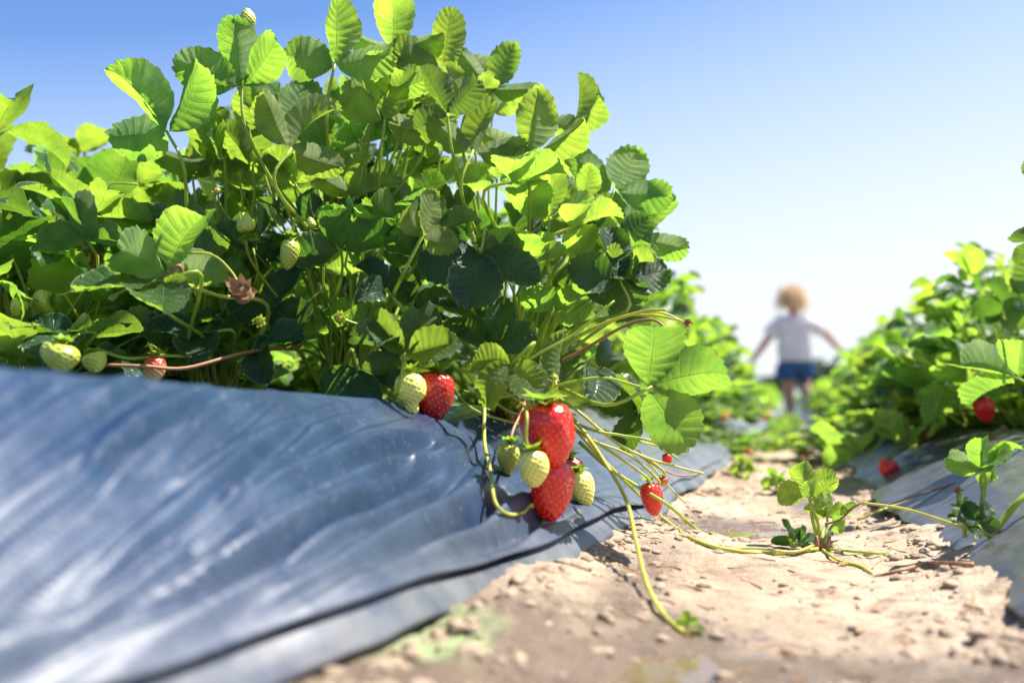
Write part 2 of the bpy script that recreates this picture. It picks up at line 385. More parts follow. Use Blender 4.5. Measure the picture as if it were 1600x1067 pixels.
_cr = [([(620, 130), (330, 310), (250, 420), (0, 620)], .0042, .0042), ([(500, 350), (270, 520), (0, 780)], .0036, .0034), ([(640, 400), (420, 560), (100, 870)], .0040, .0034),
       ([(1240, 320), (1000, 450), (760, 590), (560, 700), (180, 915)], .0062, .0052), ([(850, 230), (640, 370), (520, 470), (200, 720)], .0030, .0036), ([(960, 350), (650, 530), (330, 780), (120, 918)], .0040, .0040),
       ([(680, 170), (470, 340), (330, 430), (60, 640)], .0034, .0030), ([(1140, 330), (1050, 375), (900, 430)], .0040, .0030), ([(1400, 400), (1250, 520), (900, 680), (560, 900)], .0040, .0060),
       ([(1600, 460), (1480, 490), (1300, 590), (1100, 700), (850, 850), (730, 918)], .0075, .0050), ([(300, 150), (130, 240), (0, 330)], .0030, .0040), ([(1050, 300), (780, 440), (500, 650), (200, 880)], .0034, .0036),
       ([(540, 230), (330, 400), (60, 600)], .0028, .0030), ([(1200, 260), (1060, 290), (900, 340)], .0030, .0030), ([(760, 150), (600, 270), (430, 420)], .0022, .0030), ([(430, 110), (200, 260), (0, 430)], .0030, .0045),
       ([(1330, 270), (1200, 420), (900, 590), (600, 790), (400, 918)], .0032, .0050), ([(1000, 200), (800, 320), (700, 400)], .0020, .0035), ([(160, 120), (60, 190), (0, 230)], .002, .004)]
_tmp = []
for _pl, _A, _w in _cr:
    _q = []
    for (_x, _y) in _pl:
        _p, _d = hit(_x * .5663, 545 + _y * .5663); _q.append(tuple(float(v) for v in xy2st(_p.x, _p.y)))
    (_a, _b), (_c, _e) = _q[-2], _q[-1]; _q.append((_c + (_c - _a) * 1.5, _e + (_e - _b) * 1.5))
    _tmp.append((_q, _A, _w))
CREASES = _tmp
def grid_mesh(name, ss, ts, zf, mat, attr=None):
    S, T = np.meshgrid(ss, ts, indexing='ij')
    X = S * su - T * cu; Y = S * cu + T * su; Z = zf(S, T)
    n, k = S.shape
    v = np.stack([X, Y, Z], -1).reshape(-1, 3)
    idx = np.arange(n * k).reshape(n, k)
    f = np.stack([idx[:-1, :-1], idx[:-1, 1:], idx[1:, 1:], idx[1:, :-1]], -1).reshape(-1, 4)[:, ::-1]
    me = bpy.data.meshes.new(name)
    me.vertices.add(len(v)); me.vertices.foreach_set('co', v.ravel())
    me.loops.add(f.size); me.loops.foreach_set('vertex_index', f.ravel().astype(np.int32))
    me.polygons.add(len(f)); me.polygons.foreach_set('loop_start', np.arange(0, f.size, 4, dtype=np.int32))
    me.polygons.foreach_set('loop_total', np.full(len(f), 4, dtype=np.int32))
    me.polygons.foreach_set('use_smooth', np.ones(len(f), dtype=bool))
    me.materials.append(mat); me.update(calc_edges=True)
    if attr is not None:
        a = me.attributes.new('wet', 'FLOAT', 'POINT'); a.data.foreach_set('value', attr(S, T).astype(np.float32).ravel())
    return obj(name, me)
def graded(a, b, d0, g):
    out = [a]; d = d0
    while out[-1] < b: out.append(out[-1] + d); d *= g
    return np.array(out)
ss = np.concatenate([-graded(.0, 30, .05, 1.3)[::-1], np.arange(.03, .9, .0035), graded(.9, 400, .0035, 1.012)])
ts = np.concatenate([-graded(.25, 300, .02, 1.35)[::-1], np.arange(-.245, .295, .0035), graded(.30, 300, .02, 1.35)])
def wetf(S, T):
    w_ = np.zeros_like(S)
    for (ps, pt, rs, rt) in PUD:
        w_ = np.maximum(w_, .80 * np.exp(-(((S - ps) / (rs * 1.9)) ** 2 + ((T - pt) / (rt * 1.7)) ** 2)))
    w_ = np.maximum(w_, .75 * np.exp(-((T + .02) / .05) ** 2) * np.clip(1 - np.abs(S - 1.35) * 2.2, 0, 1))
    w_ = np.maximum(w_, .62 * np.exp(-((T - .10) / .04) ** 2) * np.clip(1.3 - np.abs(S - .6) * 2.2, 0, 1))
    w_ = np.maximum(w_, np.clip((.70 - S) * 5, 0, 1) * (.55 + .60 * vn(S * 16, T * 16, 41)))
    return w_
g = grid_mesh('ground', ss, ts, ground_z, SOIL, wetf)
_S, _T = np.meshgrid(ss, ts, indexing='ij'); _mo = .9 * np.exp(-((_S - .47) / .07) ** 2 - ((_T - .165) / .03) ** 2)
g.data.attributes.new('moss', 'FLOAT', 'POINT').data.foreach_set('value', _mo.astype(np.float32).ravel())
tag(g, 'pale tan furrow soil with damp patches', None, kind='structure')
# film sheets
fs = graded(13, 600, 1.5, 1.1); ft = np.concatenate([-graded(.8, 500, 1.2, 1.1)[::-1], np.arange(-.6, .8, .2), graded(.8, 500, 1.2, 1.1)])
tag(grid_mesh('field', fs, ft, lambda a, b_: -.085 + .05 * fbm(a * .8, b_ * 1.5, 3, 4), FIELD), 'distant green crop field', None, kind='structure')
ls = np.concatenate([np.arange(-.1, .24, .006), np.arange(.24, 1.0, .0022), np.arange(1.0, 1.6, .005), graded(1.6, 45, .006, 1.03)])
hs = np.concatenate([np.arange(0, .20, .0015), graded(.2, .9, .01, 1.12)])
def film(name, ss_, hs_, edge, zf, sign):
    S, H = np.meshgrid(ss_, hs_, indexing='ij'); T = edge(S) + sign * H
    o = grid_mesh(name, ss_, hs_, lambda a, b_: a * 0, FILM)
    X = S * su - T * cu; Y = S * cu + T * su; Z = zf(S, T)
    lip = np.exp(-(H / .004) ** 2)
    Z = Z - lip * .002
    o.data.vertices.foreach_set('co', np.stack([X, Y, Z], -1).ravel()); o.data.update()
    if sign < 0: o.data.flip_normals()
    sm = o.modifiers.new('thickness', 'SOLIDIFY'); sm.thickness = .0006; sm.offset = 0
    return o
def left_main(s, t_):
    h = t_ - left_edge(s)
    return left_z(s, t_) + (.0050 * np.exp(-((h - .009) / .009) ** 2) + .003 * np.exp(-((h - .022) / .006) ** 2)) * np.clip((1.05 - s) * 8, 0, 1)
def left_under(s, t_):
    h = t_ - left_edge(s)
    return left_z(s, t_) - .0030 + .0025 * (vn(s * 34, h * 60, 91) - .5) * np.clip(1 - h * 60, 0, 1)
hm = hs[hs >= .0085]
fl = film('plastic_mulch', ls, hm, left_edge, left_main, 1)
_S, _H = np.meshgrid(ls, hm, indexing='ij'); fl.data.attributes.new('grime', 'FLOAT', 'POINT').data.foreach_set('value', (np.clip((_S - .85) * 1.6, 0, .8) + .5 * np.exp(-(_H / .035) ** 2)).clip(0, .9).astype(np.float32).ravel())
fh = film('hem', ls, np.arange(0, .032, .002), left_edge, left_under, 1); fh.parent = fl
fh.data.attributes.new('grime', 'FLOAT', 'POINT').data.foreach_set('value', np.full(len(fh.data.vertices), .9, dtype=np.float32))
tag(fl, 'wrinkled shiny black plastic film over the raised bed on the left', 'plastic sheet', 'plastic films over the beds')
fr_ = film('plastic_mulch', ls, hs, right_edge, right_z, -1); fr_.data.materials[0] = FILMR
tag(fr_, 'dusty dark plastic film over the raised bed on the right', 'plastic sheet', 'plastic films over the beds')
# puddles
for k, (ps, pt, rs, rt) in enumerate(PUD[:2]):
    n = 40; v = []; zc = float(ground_z(ps, pt)) + (.0048 if k == 0 else .0034)
    for i in range(n):
        a_ = i / n * 2 * math.pi
        x, y = st2xy(ps + rs * 1.25 * math.cos(a_), pt + rt * 1.25 * math.sin(a_)); v.append((x, y, zc))
    tag(obj('puddle_water', mesh('puddle_water', v, [tuple(range(n))], WATER)), None, None, kind='structure')
x, y = 0, 0

# ------------------------------------------------------------------ tubes, leaves
def catmull(pts, n=6):
    pts = [Vector(p) for p in pts]
    if len(pts) < 3: return [pts[0].lerp(pts[-1], k / (n * 2)) for k in range(n * 2 + 1)]
    q = [pts[0] * 2 - pts[1]] + pts + [pts[-1] * 2 - pts[-2]]
    out = []
    for i in range(1, len(q) - 2):
        for k in range(n):
            t_ = k / n; a, b_, c_, d = q[i - 1], q[i], q[i + 1], q[i + 2]
            out.append(.5 * ((2 * b_) + (c_ - a) * t_ + (2 * a - 5 * b_ + 4 * c_ - d) * t_ ** 2 + (3 * b_ - a - 3 * c_ + d) * t_ ** 3))
    out.append(pts[-1]); return out
def tube_data(path, r0, r1, sides=7, knobs=None, off=0):
    v = []; f = []; n = len(path)
    up = Vector((.13, .21, 1)).normalized(); prev = None
    for i, p in enumerate(path):
        tg = (path[min(i + 1, n - 1)] - path[max(i - 1, 0)])
        tg = tg.normalized() if tg.length > 1e-9 else Vector((0, 0, 1))
        if prev is None: a = tg.cross(up); a = a.normalized() if a.length > 1e-4 else Vector((1, 0, 0))
        else:
            a = prev - tg * prev.dot(tg); a = a.normalized() if a.length > 1e-6 else prev
        prev = a; b_ = tg.cross(a)
        u = i / (n - 1); r = r0 + (r1 - r0) * u
        if knobs:
            for ku, kr in knobs: r += kr * math.exp(-((u - ku) / .02) ** 2)
        for k in range(sides):
            an = 2 * math.pi * k / sides
            v.append(p + (a * math.cos(an) + b_ * math.sin(an)) * r)
    for i in range(n - 1):
        for k in range(sides):
            f.append((off + i * sides + k, off + i * sides + (k + 1) % sides, off + (i + 1) * sides + (k + 1) % sides, off + (i + 1) * sides + k))
    f.append(tuple(off + k for k in range(sides))[::-1]); f.append(tuple(off + (n - 1) * sides + k for k in range(sides)))
    return v, f
def tube(name, pts, r0, r1, mat, parent=None, sides=7, seg=6, knobs=None):
    v, f = tube_data(catmull(pts, seg), r0, r1, sides, knobs)
    return obj(name, mesh(name, v, f, mat), parent)

def leaflet(L, W, nt_, rows, cols, fold, curl, pleat, seed, asym=0, tip=0, cup=0):
    """central rib along +Y, upper side +Z; returns verts, faces, uv"""
    rr = np.linspace(0, 1, nt_ * rows + 1); rr = rr[:]
    vv = np.linspace(-1, 1, 2 * cols + 1)
    Rr, Vv = np.meshgrid(rr, vv, indexing='ij')
    th = np.pi * Rr
    ex = np.where(Rr < .5, 1.35, .92)
    ox = W * np.clip(np.sin(th), 0, 1) ** ex
    oy = L * ((1 - np.cos(th)) / 2) ** .86
    jr = np.random.RandomState(seed + 999)
    ph = nt_ * np.clip(Rr + .014 * np.sin(Rr * 15 + jr.rand() * 6 + 1.2 * np.sign(Vv)) * np.sin(np.pi * Rr), 0, 1)
    tj = jr.uniform(.45, 1.25, (2, nt_ + 2))
    fr_ = ph - np.floor(ph); tooth = np.where(fr_ < .62, fr_ / .62, (1 - fr_) / .38) ** .8
    ta = np.clip((Rr - .22) * 6, 0, 1) * .054 * L * tj[(Vv > 0).astype(int), np.floor(ph).astype(int)]
    # outward direction of the outline
    dxo = np.gradient(ox[:, 0], rr)[:, None]; dyo = np.gradient(oy[:, 0], rr)[:, None]
    ln = np.hypot(dxo, dyo) + 1e-9
    nx = dyo / ln; ny = -dxo / ln
    hook = .35
    ox = ox + (nx + hook * dxo / ln) * (tooth - .5) * ta; oy = oy + (ny + hook * dyo / ln) * (tooth - .5) * ta
    ox = np.where((Rr < 1e-6) | (Rr > 1 - 1e-6), 0, ox)
    my = L * .93 * Rr ** 1.12
    my = np.where(Rr > 1 - 1e-6, oy, my)
    a = np.abs(Vv); sg = np.sign(Vv)
    X = sg * ox * a * (1 + asym * sg); Y = my + (oy - my) * a ** 1.25
    rs = np.random.RandomState(seed)
    ax = np.abs(X)
    fo = fold + cup * ax / W
    Xf = X * np.cos(fo); Z = ax * np.sin(fo)
    Z = Z + pleat * L * .007 * np.cos(2 * np.pi * ph) * np.clip(a * 2.2, 0, 1) * np.clip(Rr * 5, 0, 1)
    p1, p2 = rs.rand(2) * 6.28
    Z = Z + L * .065 * np.sin(Y / L * 5 + p1 + sg * 1.1) * a ** 2 + L * .025 * np.sin(Y / L * 13 + p2 + sg) * a ** 3
    # curl edges
    Z = Z - .06 * L * rs.uniform(-.6, 1.2) * a ** 4
    # bend along the rib
    yy = np.clip(Y / L, 0, 1.1)
    c2 = curl + tip * yy
    ang = c2 * yy
    safe = np.where(np.abs(c2) < 1e-3, 1e-3, c2)
    By = L * np.sin(ang) / safe; Bz = -L * (1 - np.cos(ang)) / safe
    Xo = Xf; Yo = By + Z * np.sin(ang); Zo = Bz + Z * np.cos(ang)
    tw = rs.uniform(-.35, .35) * yy
    Xt = Xo * np.cos(tw) - Zo * np.sin(tw) * .6; Zt = Zo + Xo * np.sin(tw)
    v = np.stack([Xt, Yo, Zt], -1).reshape(-1, 3)
    n, k = Rr.shape; idx = np.arange(n * k).reshape(n, k)
    f = np.stack([idx[:-1, :-1], idx[:-1, 1:], idx[1:, 1:], idx[1:, :-1]], -1).reshape(-1, 4)
    uv = np.stack([ph, Vv], -1).reshape(-1, 2)
    return v, f, uv
def rotz(v, a):
    c_, s_ = math.cos(a), math.sin(a); return np.stack([v[:, 0] * c_ - v[:, 1] * s_, v[:, 0] * s_ + v[:, 1] * c_, v[:, 2]], -1)
def trileaf(name, seed, hi=True, mat=None, fold=None, spread=None, curl=None, folds3=None):
    """unit leaf: central leaflet 1 long"""
    rs = np.random.RandomState(seed)
    fold = rs.uniform(.15, .75) if fold is None else fold
    spread = rs.uniform(1.0, 1.5) if spread is None else spread
    curl = rs.uniform(-.2, .7) if curl is None else curl
    V = []; Fq = []; UV = []; off = 0
    for k, (an, sc) in enumerate(((0, 1.0), (spread, .93), (-spread, .93))):
        fo = fold * rs.uniform(.7, 1.25) if folds3 is None else folds3[k]
        v, f, uv = leaflet(sc, .375 * rs.uniform(.90, 1.14) * sc, 10 if hi else 8, 4 if hi else 2, 6 if hi else 2, fo, curl + rs.uniform(-.25, .35), rs.uniform(.7, 1.3), seed * 7 + k,
                           asym=(0, .08, -.08)[k], tip=rs.uniform(-.2, .5), cup=rs.uniform(0, .35))
        # raise side leaflets / tilt
        ti = rs.uniform(-.25, .45)
        c_, s_ = math.cos(ti), math.sin(ti)
        v = np.stack([v[:, 0], v[:, 1] * c_ - v[:, 2] * s_, v[:, 1] * s_ + v[:, 2] * c_], -1)
        v[:, 1] += .05
        v = rotz(v, an)
        V.append(v); Fq.append(f + off); UV.append(uv); off += len(v)
    v = np.concatenate(V); f = np.concatenate(Fq).tolist(); uv = np.concatenate(UV)
    return mesh(name, v.tolist(), f, mat or LEAF, True, uv)
VARI = {}
for mn, mt in (('g', LEAF), ('d', LEAFD), ('y', LEAFY)):
    VARI[mn] = [trileaf('leaf', 10 + k, True, mt) for k in range(9)]
VLO = {mn: [trileaf('leaf', 40 + k, False, mt, fold=random.Random(k).uniform(.1, .5)) for k in range(5)] for mn, mt in (('g', LEAF), ('d', LEAFD), ('y', LEAFY))}
FLAT = {mn: [trileaf('leaf', 70 + k, True, mt, fold=.12 + .06 * k, spread=1.25, curl=.15 + .15 * k) for k in range(3)] for mn, mt in (('g', LEAF), ('d', LEAFD), ('y', LEAFY))}

def frame(d, n, sc):
    d = Vector(d).normalized(); n = Vector(n)
    x = d.cross(n); x = x.normalized() if x.length > 1e-4 else Vector((1, 0, 0)); z = x.cross(d).normalized()
    m_ = Matrix((x, d, z)).transposed().to_4x4()
    return m_ @ Matrix.Scale(sc, 4)
def put_leaf(plant, me, pos, d, n, sc, root, bend=.3, r=.0015, smat=None, lo=False):
    """pos, root in world; plant is an Empty (location only)"""
    o = obj('leaf', me, plant)
    M4 = frame(d, n, sc); M4.translation = Vector(pos) - Vector(plant.location)
    o.matrix_local = M4
    if root is None: return o
    pos = Vector(pos); root = Vector(root)
    dd = Vector(d).normalized(); L = (pos - root).length
    side = Vector((rng.uniform(-1, 1), rng.uniform(-1, 1), rng.uniform(-.3, .3))) * L * .05
    mid = root.lerp(pos, .5) + Vector((0, 0, 1)) * L * bend * .35 + side
    m2 = pos - dd * L * .12 + Vector((0, 0, -.02)) * L + side * .5
    pts = [p - pos for p in (root, root.lerp(mid, .5) + Vector((0, 0, L * bend * .08)), mid, m2, pos + dd * sc * .06)]
    inv = M4.to_3x3().inverted()
    v, f = tube_data(catmull(pts, 3 if lo else 5), r * 1.35, r * .8, 4 if lo else 7)
    v = [inv @ p for p in v]
    obj('leaf_stalk', mesh('leaf_stalk', v, f, smat or STALK), o)
    return o

# ------------------------------------------------------------------ fruit
PROF = np.array([[0, .0], [.015, .35], [.05, .66], [.12, .88], [.24, 1.0], [.40, .98], [.56, .90], [.70, .77], [.82, .60], [.91, .43], [.97, .26], [.993, .12], [1, 0]])
def fruit_mesh(name, L, W, seed, mat, smat, nseed=120, nose=0, lump=.05, res=(52, 64)):
    rs = np.random.RandomState(seed)
    nu, na = res
    tt = np.linspace(0, 1, nu); tt = (1 - np.cos(tt * np.pi)) / 2 * .5 + tt * .5
    aa = np.linspace(0, 2 * np.pi, na, endpoint=False)
    ph = rs.rand(4) * 6.28
    def S(t_, a_):
        r = np.interp(t_, PROF[:, 0], PROF[:, 1])
        if nose: r = r * (1 - nose * np.exp(-((t_ - .72) / .12) ** 2))
        r = r * (1 + lump * np.cos(a_ * 2 + ph[0]) + lump * .6 * np.sin(a_ * 3 + ph[1] + t_ * 3) + lump * .7 * np.sin(t_ * 7 + ph[2] + np.cos(a_)))
        return np.stack([np.cos(a_) * r * W / 2 + W * .07 * np.sin(t_ * 2.5 + ph[3]) * t_, np.sin(a_) * r * W / 2, -L * t_ * (1 + 0) + .04 * L * np.cos(np.clip(t_ * 8, 0, 3.14))], -1)
    T_, A_ = np.meshgrid(tt, aa, indexing='ij'); V = S(T_, A_).reshape(-1, 3)
    # smooth profile a bit is implicit; seed positions
    k = np.arange(nseed); cum_t = np.linspace(0, 1, 400); wgt = np.interp(cum_t, PROF[:, 0], PROF[:, 1]) + .12; cum = np.cumsum(wgt); cum /= cum[-1]
    ts_ = np.interp((k + .7) / (nseed + .6), cum, cum_t); as_ = k * 2.399963
    e = 1e-3
    p0 = S(ts_, as_); du = S(np.clip(ts_ + e, 0, 1), as_) - S(np.clip(ts_ - e, 0, 1), as_); da = S(ts_, as_ + e) - S(ts_, as_ - e)
    nn = np.cross(du, da); nn /= np.linalg.norm(nn, axis=1)[:, None] + 1e-12
    if np.mean(np.sum(nn * (p0 - np.array([0, 0, -L / 2])), 1)) < 0: nn = -nn
    spacing = math.sqrt(2.2 * L * W / nseed)
    D = np.linalg.norm(V[:, None, :] - p0[None], axis=2); near = D.min(1); ni = D.argmin(1)
    dep = spacing * .27 * np.exp(-(near / (spacing * .33)) ** 2)
    V = V - nn[ni] * dep[:, None]
    v = V.tolist(); f = []; mi = []
    for i in range(nu - 1):
        for j in range(na): f.append((i * na + j, (i + 1) * na + j, (i + 1) * na + (j + 1) % na, i * na + (j + 1) % na)); mi.append(0)
    for q in range(nseed):
        if ts_[q] < .03: continue
        n_ = Vector(nn[q]); c_ = Vector(p0[q]) - n_ * spacing * .21
        dn = Vector(du[q]).normalized(); sd_ = n_.cross(dn).normalized()
        b0 = len(v); a1, a2, a3 = spacing * .165, spacing * .11, spacing * .10
        ring = []
        for lv, (h_, sc_) in enumerate(((0, 1), (.7, .75))):
            for w_ in range(6):
                an = w_ / 6 * 2 * math.pi
                v.append(tuple(c_ + dn * math.cos(an) * a1 * sc_ + sd_ * math.sin(an) * a2 * sc_ + n_ * a3 * h_))
        v.append(tuple(c_ + n_ * a3))
        for w_ in range(6):
            f.append((b0 + w_, b0 + (w_ + 1) % 6, b0 + 6 + (w_ + 1) % 6, b0 + 6 + w_)); mi.append(1)
            f.append((b0 + 6 + w_, b0 + 6 + (w_ + 1) % 6, b0 + 12)); mi.append(1)
    me = mesh(name, v, f, [mat, smat], True, None, mi)
    return me
def calyx_mesh(size, seed, n=11, up=.3, mat=None, width=.22):
    rs = np.random.RandomState(seed); v = []; f = []
    for k in range(n):
        a_ = k / n * 6.283 + rs.uniform(-.15, .15); L = size * rs.uniform(.8, 1.15); W = size * width * rs.uniform(.85, 1.2); el = up * rs.uniform(.4, 1.6); cu_ = rs.uniform(-1.2, 1.6)
        b0 = len(v)
        for i in range(7):
            t_ = i / 6; wd = W * (math.sin(min(1, t_ * 1.15 + .12) * math.pi) ** .7 if t_ < .86 else .35 * (1 - t_) / .14 * .9) if t_ < 1 else 0
            an = el + cu_ * (t_ - .2)
            rr_ = L * t_ * math.cos(el) * (1 - .15 * abs(cu_) * t_); zz = L * (math.sin(el) * t_ + .22 * cu_ * t_ * t_)
            for s_ in (-1, 0, 1):
                x_ = rr_; y_ = s_ * wd; z_ = zz + abs(s_) * wd * .35 + .0003
                v.append((x_ * math.cos(a_) - y_ * math.sin(a_), x_ * math.sin(a_) + y_ * math.cos(a_), z_))
        for i in range(6):
            for s_ in range(2):
                q = b0 + i * 3 + s_; f.append((q, q + 3, q + 4, q + 1))
    return mesh('calyx', v, f, mat or SEPAL)
FRC = {}
def put_fruit(plant, px, py, d, wpx, hpx, kind, tilt=0, az=0, stalk=None, seed=1, nose=0, label=None, cal=1.0, r=.0011, leanback=0, root=None, smat=None):
    """px,py = picture of the fruit's middle; tilt rotates it in the picture plane (tip swings left for +)"""
    k = d / F_PX; L = hpx * k; W = wpx * k
    mats = {'ripe': (RIPE, SEEDR), 'dark': (RIPED, SEEDR), 'green': (GREEN, SEEDG), 'pale': (PALE, SEEDG), 'turn': (TURN, SEEDG)}[kind]
    ns = max(60, int(215 * min(1, L / .05)))
    me = fruit_mesh('strawberry', L, W, seed, mats[0], mats[1], ns, nose)
    o = obj('strawberry', me, plant)
    Rm = Matrix.Rotation(tilt, 3, 'Y') @ Matrix.Rotation(leanback, 3, 'X') @ Matrix.Rotation(az, 3, 'Z')
    ctr = P(px, py, d); top = ctr - Rm @ Vector((0, 0, -L / 2))
    M4 = Rm.to_4x4(); M4.translation = top - Vector(plant.location); o.matrix_local = M4
    if label: o['label'] = label
    c_ = obj('calyx', calyx_mesh(W * .60 * cal, seed + 5, 10, .35, width=.27), o); c_.location = (0, 0, L * .035)
    if stalk:
        pts = [Rm.inverted() @ (p - top) for p in [top] + [Vector(q) for q in stalk]]
        v, f = tube_data(catmull(pts, 6), r * 1.2, r, 7)
        obj('fruit_stalk', mesh('fruit_stalk', v, f, smat or STALKY), o)
    return o
def flower_mesh(size, seed, kind='spent'):
    """5 petals or dry sepals around a domed centre"""
    rs = np.random.RandomState(seed); v = []; f = []; mi = []
    cal = calyx_mesh(size, seed, 8 if kind == 'spent' else 10, .75 if kind == 'spent' else .2)
    for vv_ in cal.vertices: v.append(tuple(vv_.co))
    for p_ in cal.polygons: f.append(tuple(p_.vertices)); mi.append(0)
    b0 = len(v)
    for i in range(7):
        for j in range(10):
            th = i / 6 * 1.6; a_ = j / 10 * 6.283; r_ = size * .38 * (1 + .15 * rs.rand())
            v.append((math.cos(a_) * math.sin(th) * r_, math.sin(a_) * math.sin(th) * r_, math.cos(th) * r_ * 1.1))
    for i in range(6):
        for j in range(10): f.append((b0 + i * 10 + j, b0 + (i + 1) * 10 + j, b0 + (i + 1) * 10 + (j + 1) % 10, b0 + i * 10 + (j + 1) % 10)); mi.append(1)
    if kind == 'open':
        for k in range(5):
            a0 = k / 5 * 6.283; b0 = len(v)
            for i in range(5):
                for s_ in (-1, 0, 1):
                    t_ = i / 4; x_ = size * (.3 + .9 * t_); y_ = s_ * size * .45 * math.sin(min(t_ * .85 + .12, 1) * math.pi) ** .6; z_ = size * .1 * t_ + abs(s_) * .0005
                    v.append((x_ * math.cos(a0) - y_ * math.sin(a0), x_ * math.sin(a0) + y_ * math.cos(a0), z_ + .0006))
            for i in range(4):
                for s_ in range(2): q = b0 + i * 3 + s_; f.append((q, q + 3, q + 4, q + 1)); mi.append(2)
    mats = {'spent': [DRY, DRY, DRY], 'bud': [SEPAL, SEEDY, PETAL], 'open': [SEPAL, SEEDY, PETAL]}[kind]
    return mesh('flower', v, f, mats, True, None, mi)
def put_flower(plant, px, py, d, spx, kind, face=(0, -1, .3), stalk=None, seed=3, name='flower', label=None):
    size = spx * d / F_PX; pos = P(px, py, d)
    o = obj(name, flower_mesh(size, seed, kind), plant)
    fz = Vector(face).normalized(); q = fz.to_track_quat('Z', 'Y')
    M4 = q.to_matrix().to_4x4(); M4.translation = pos - Vector(plant.location); o.matrix_local = M4
    if label: o['label'] = label
    if stalk:
        pts = [q.inverted() @ (Vector(p) - pos) for p in [pos] + list(stalk)]
        v, f = tube_data(catmull(pts, 6), .0008, .0011, 6); obj('flower_stalk', mesh('flower_stalk', v, f, STALKY), o)
    return o

# ------------------------------------------------------------------ hero plants (left bed, in focus)
def base_at(px, py, d):
    p = P(px, py, d); p.z = surf(p.x, p.y) + .002; return p
def crown_part(plant, base, seed):
    v = []; f = []; rs = random.Random(seed)
    for k in range(9):
        a_ = rs.uniform(0, 6.28); r_ = rs.uniform(0, .014)
        p0 = Vector((math.cos(a_) * r_, math.sin(a_) * r_, -.004)); p1 = p0 * 1.5 + Vector((0, 0, rs.uniform(.015, .03)))
        vv, ff = tube_data([p0, p0.lerp(p1, .5), p1], .006, .003, 6, off=len(v)); v += vv; f += ff
    return obj('crown', mesh('crown', v, f, STALKR), plant)
CR = {}
for key, (px, py, d) in {'A': (545, 612, .98), 'B': (800, 625, 1.0), 'C': (330, 590, .98), 'D': (60, 580, .86)}.items():
    CR[key] = base_at(px, py, d)
HL = {'A': 'tall sharp strawberry plant whose topmost leaves reach the top of the photo',
      'B': 'strawberry plant leaning right over the big ripe berries',
      'C': 'strawberry plant left of the tallest, with a withered brown flower and upright glossy leaflet',
      'D': 'low strawberry plant at the left edge with an unripe berry resting on the plastic'}
PL = {}
for key in CR:
    e = empty('strawberry_plant', CR[key]); tag(e, HL[key], 'plant', 'strawberry plants'); PL[key] = e; crown_part(e, CR[key], ord(key))
def up_dir(ang, fwd=0):                        # picture-plane direction, fwd = away from the camera
    a_ = R(ang); return Vector((math.cos(a_), fwd, math.sin(a_)))
def H(key, px, py, d, size, ang, nrm, mat='g', fwd=0, var=None, bend=.3, r=.0016, flat=False, root=None, smat=None):
    k = d / F_PX
    pos = P(px, py, d)
    lib = (FLAT if flat else VARI)[mat]
    me = lib[(var if var is not None else rng.randrange(len(lib))) % len(lib)]
    rt = Vector(CR[key]) + Vector((rng.uniform(-.018, .018), rng.uniform(-.018, .018), .006)) if root is None else root
    return put_leaf(PL[key], me, pos, up_dir(ang, fwd), nrm, size * k, rt, bend, r, smat)
UN = (0, .75, .65)        # underside towards the camera
UNR = (.35, .7, .6); UNL = (-.35, .7, .6)
TOP = (0, -.8, .6)        # upper side towards the camera
# junction px, py, depth, leaflet px, direction angle, normal
H('C', 264, 212, .86, 128, 118, (.25, .85, .3), 'g', .1, 0)
H('A', 378, 138, .88, 112, 100, (0, .85, .4), 'g', -.1, 1)
H('A', 522, 104, .90, 104, 82, (.35, .85, .2), 'g', .1, 2)
H('A', 452, 236, .84, 100, 60, (-.1, .6, .8), 'g', .3, 3)
H('C', 262, 425, .80, 118, 75, (-.8, .5, .2), 'g', -.05, 4, .15)
H('C', 258, 440, .78, 130, 205, (.1, -.25, .95), 'g', -.5, 0, .1, flat=True)
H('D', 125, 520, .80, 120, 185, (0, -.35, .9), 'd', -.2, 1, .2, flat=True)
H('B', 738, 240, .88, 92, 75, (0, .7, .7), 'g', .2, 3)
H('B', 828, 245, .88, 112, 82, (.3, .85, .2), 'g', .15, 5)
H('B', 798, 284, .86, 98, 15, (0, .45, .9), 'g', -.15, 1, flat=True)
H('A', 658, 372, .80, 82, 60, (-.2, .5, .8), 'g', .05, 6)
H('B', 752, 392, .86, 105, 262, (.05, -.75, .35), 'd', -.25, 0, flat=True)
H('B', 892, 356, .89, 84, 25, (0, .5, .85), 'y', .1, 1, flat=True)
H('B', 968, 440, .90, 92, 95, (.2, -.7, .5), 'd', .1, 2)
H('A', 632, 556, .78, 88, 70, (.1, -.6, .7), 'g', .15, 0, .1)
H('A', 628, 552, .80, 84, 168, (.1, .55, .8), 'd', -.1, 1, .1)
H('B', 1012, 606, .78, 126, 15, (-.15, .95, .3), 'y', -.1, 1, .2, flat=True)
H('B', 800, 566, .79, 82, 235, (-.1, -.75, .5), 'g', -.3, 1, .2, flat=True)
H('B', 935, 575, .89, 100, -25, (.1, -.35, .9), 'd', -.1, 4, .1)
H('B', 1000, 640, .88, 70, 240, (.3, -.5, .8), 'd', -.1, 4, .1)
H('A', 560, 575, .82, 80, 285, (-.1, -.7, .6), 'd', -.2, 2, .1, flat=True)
H('B', 868, 600, .86, 84, 88, (-.85, .4, .1), 'g', 0, 7, .1)
H('B', 958, 300, .96, 96, 65, (.3, .8, .3), 'g', .1, 6)
H('B', 996, 372, .96, 84, 50, (.3, .7, .5), 'g', .1, 3)
H('A', 690, 110, .98, 92, 80, (.1, .8, .5), 'g', 0, 2)
H('A', 612, 78, .98, 88, 85, (.1, .8, .5), 'g', .1, 8)
H('B', 762, 140, .96, 84, 60, (.2, .8, .5), 'g', .1, 5)
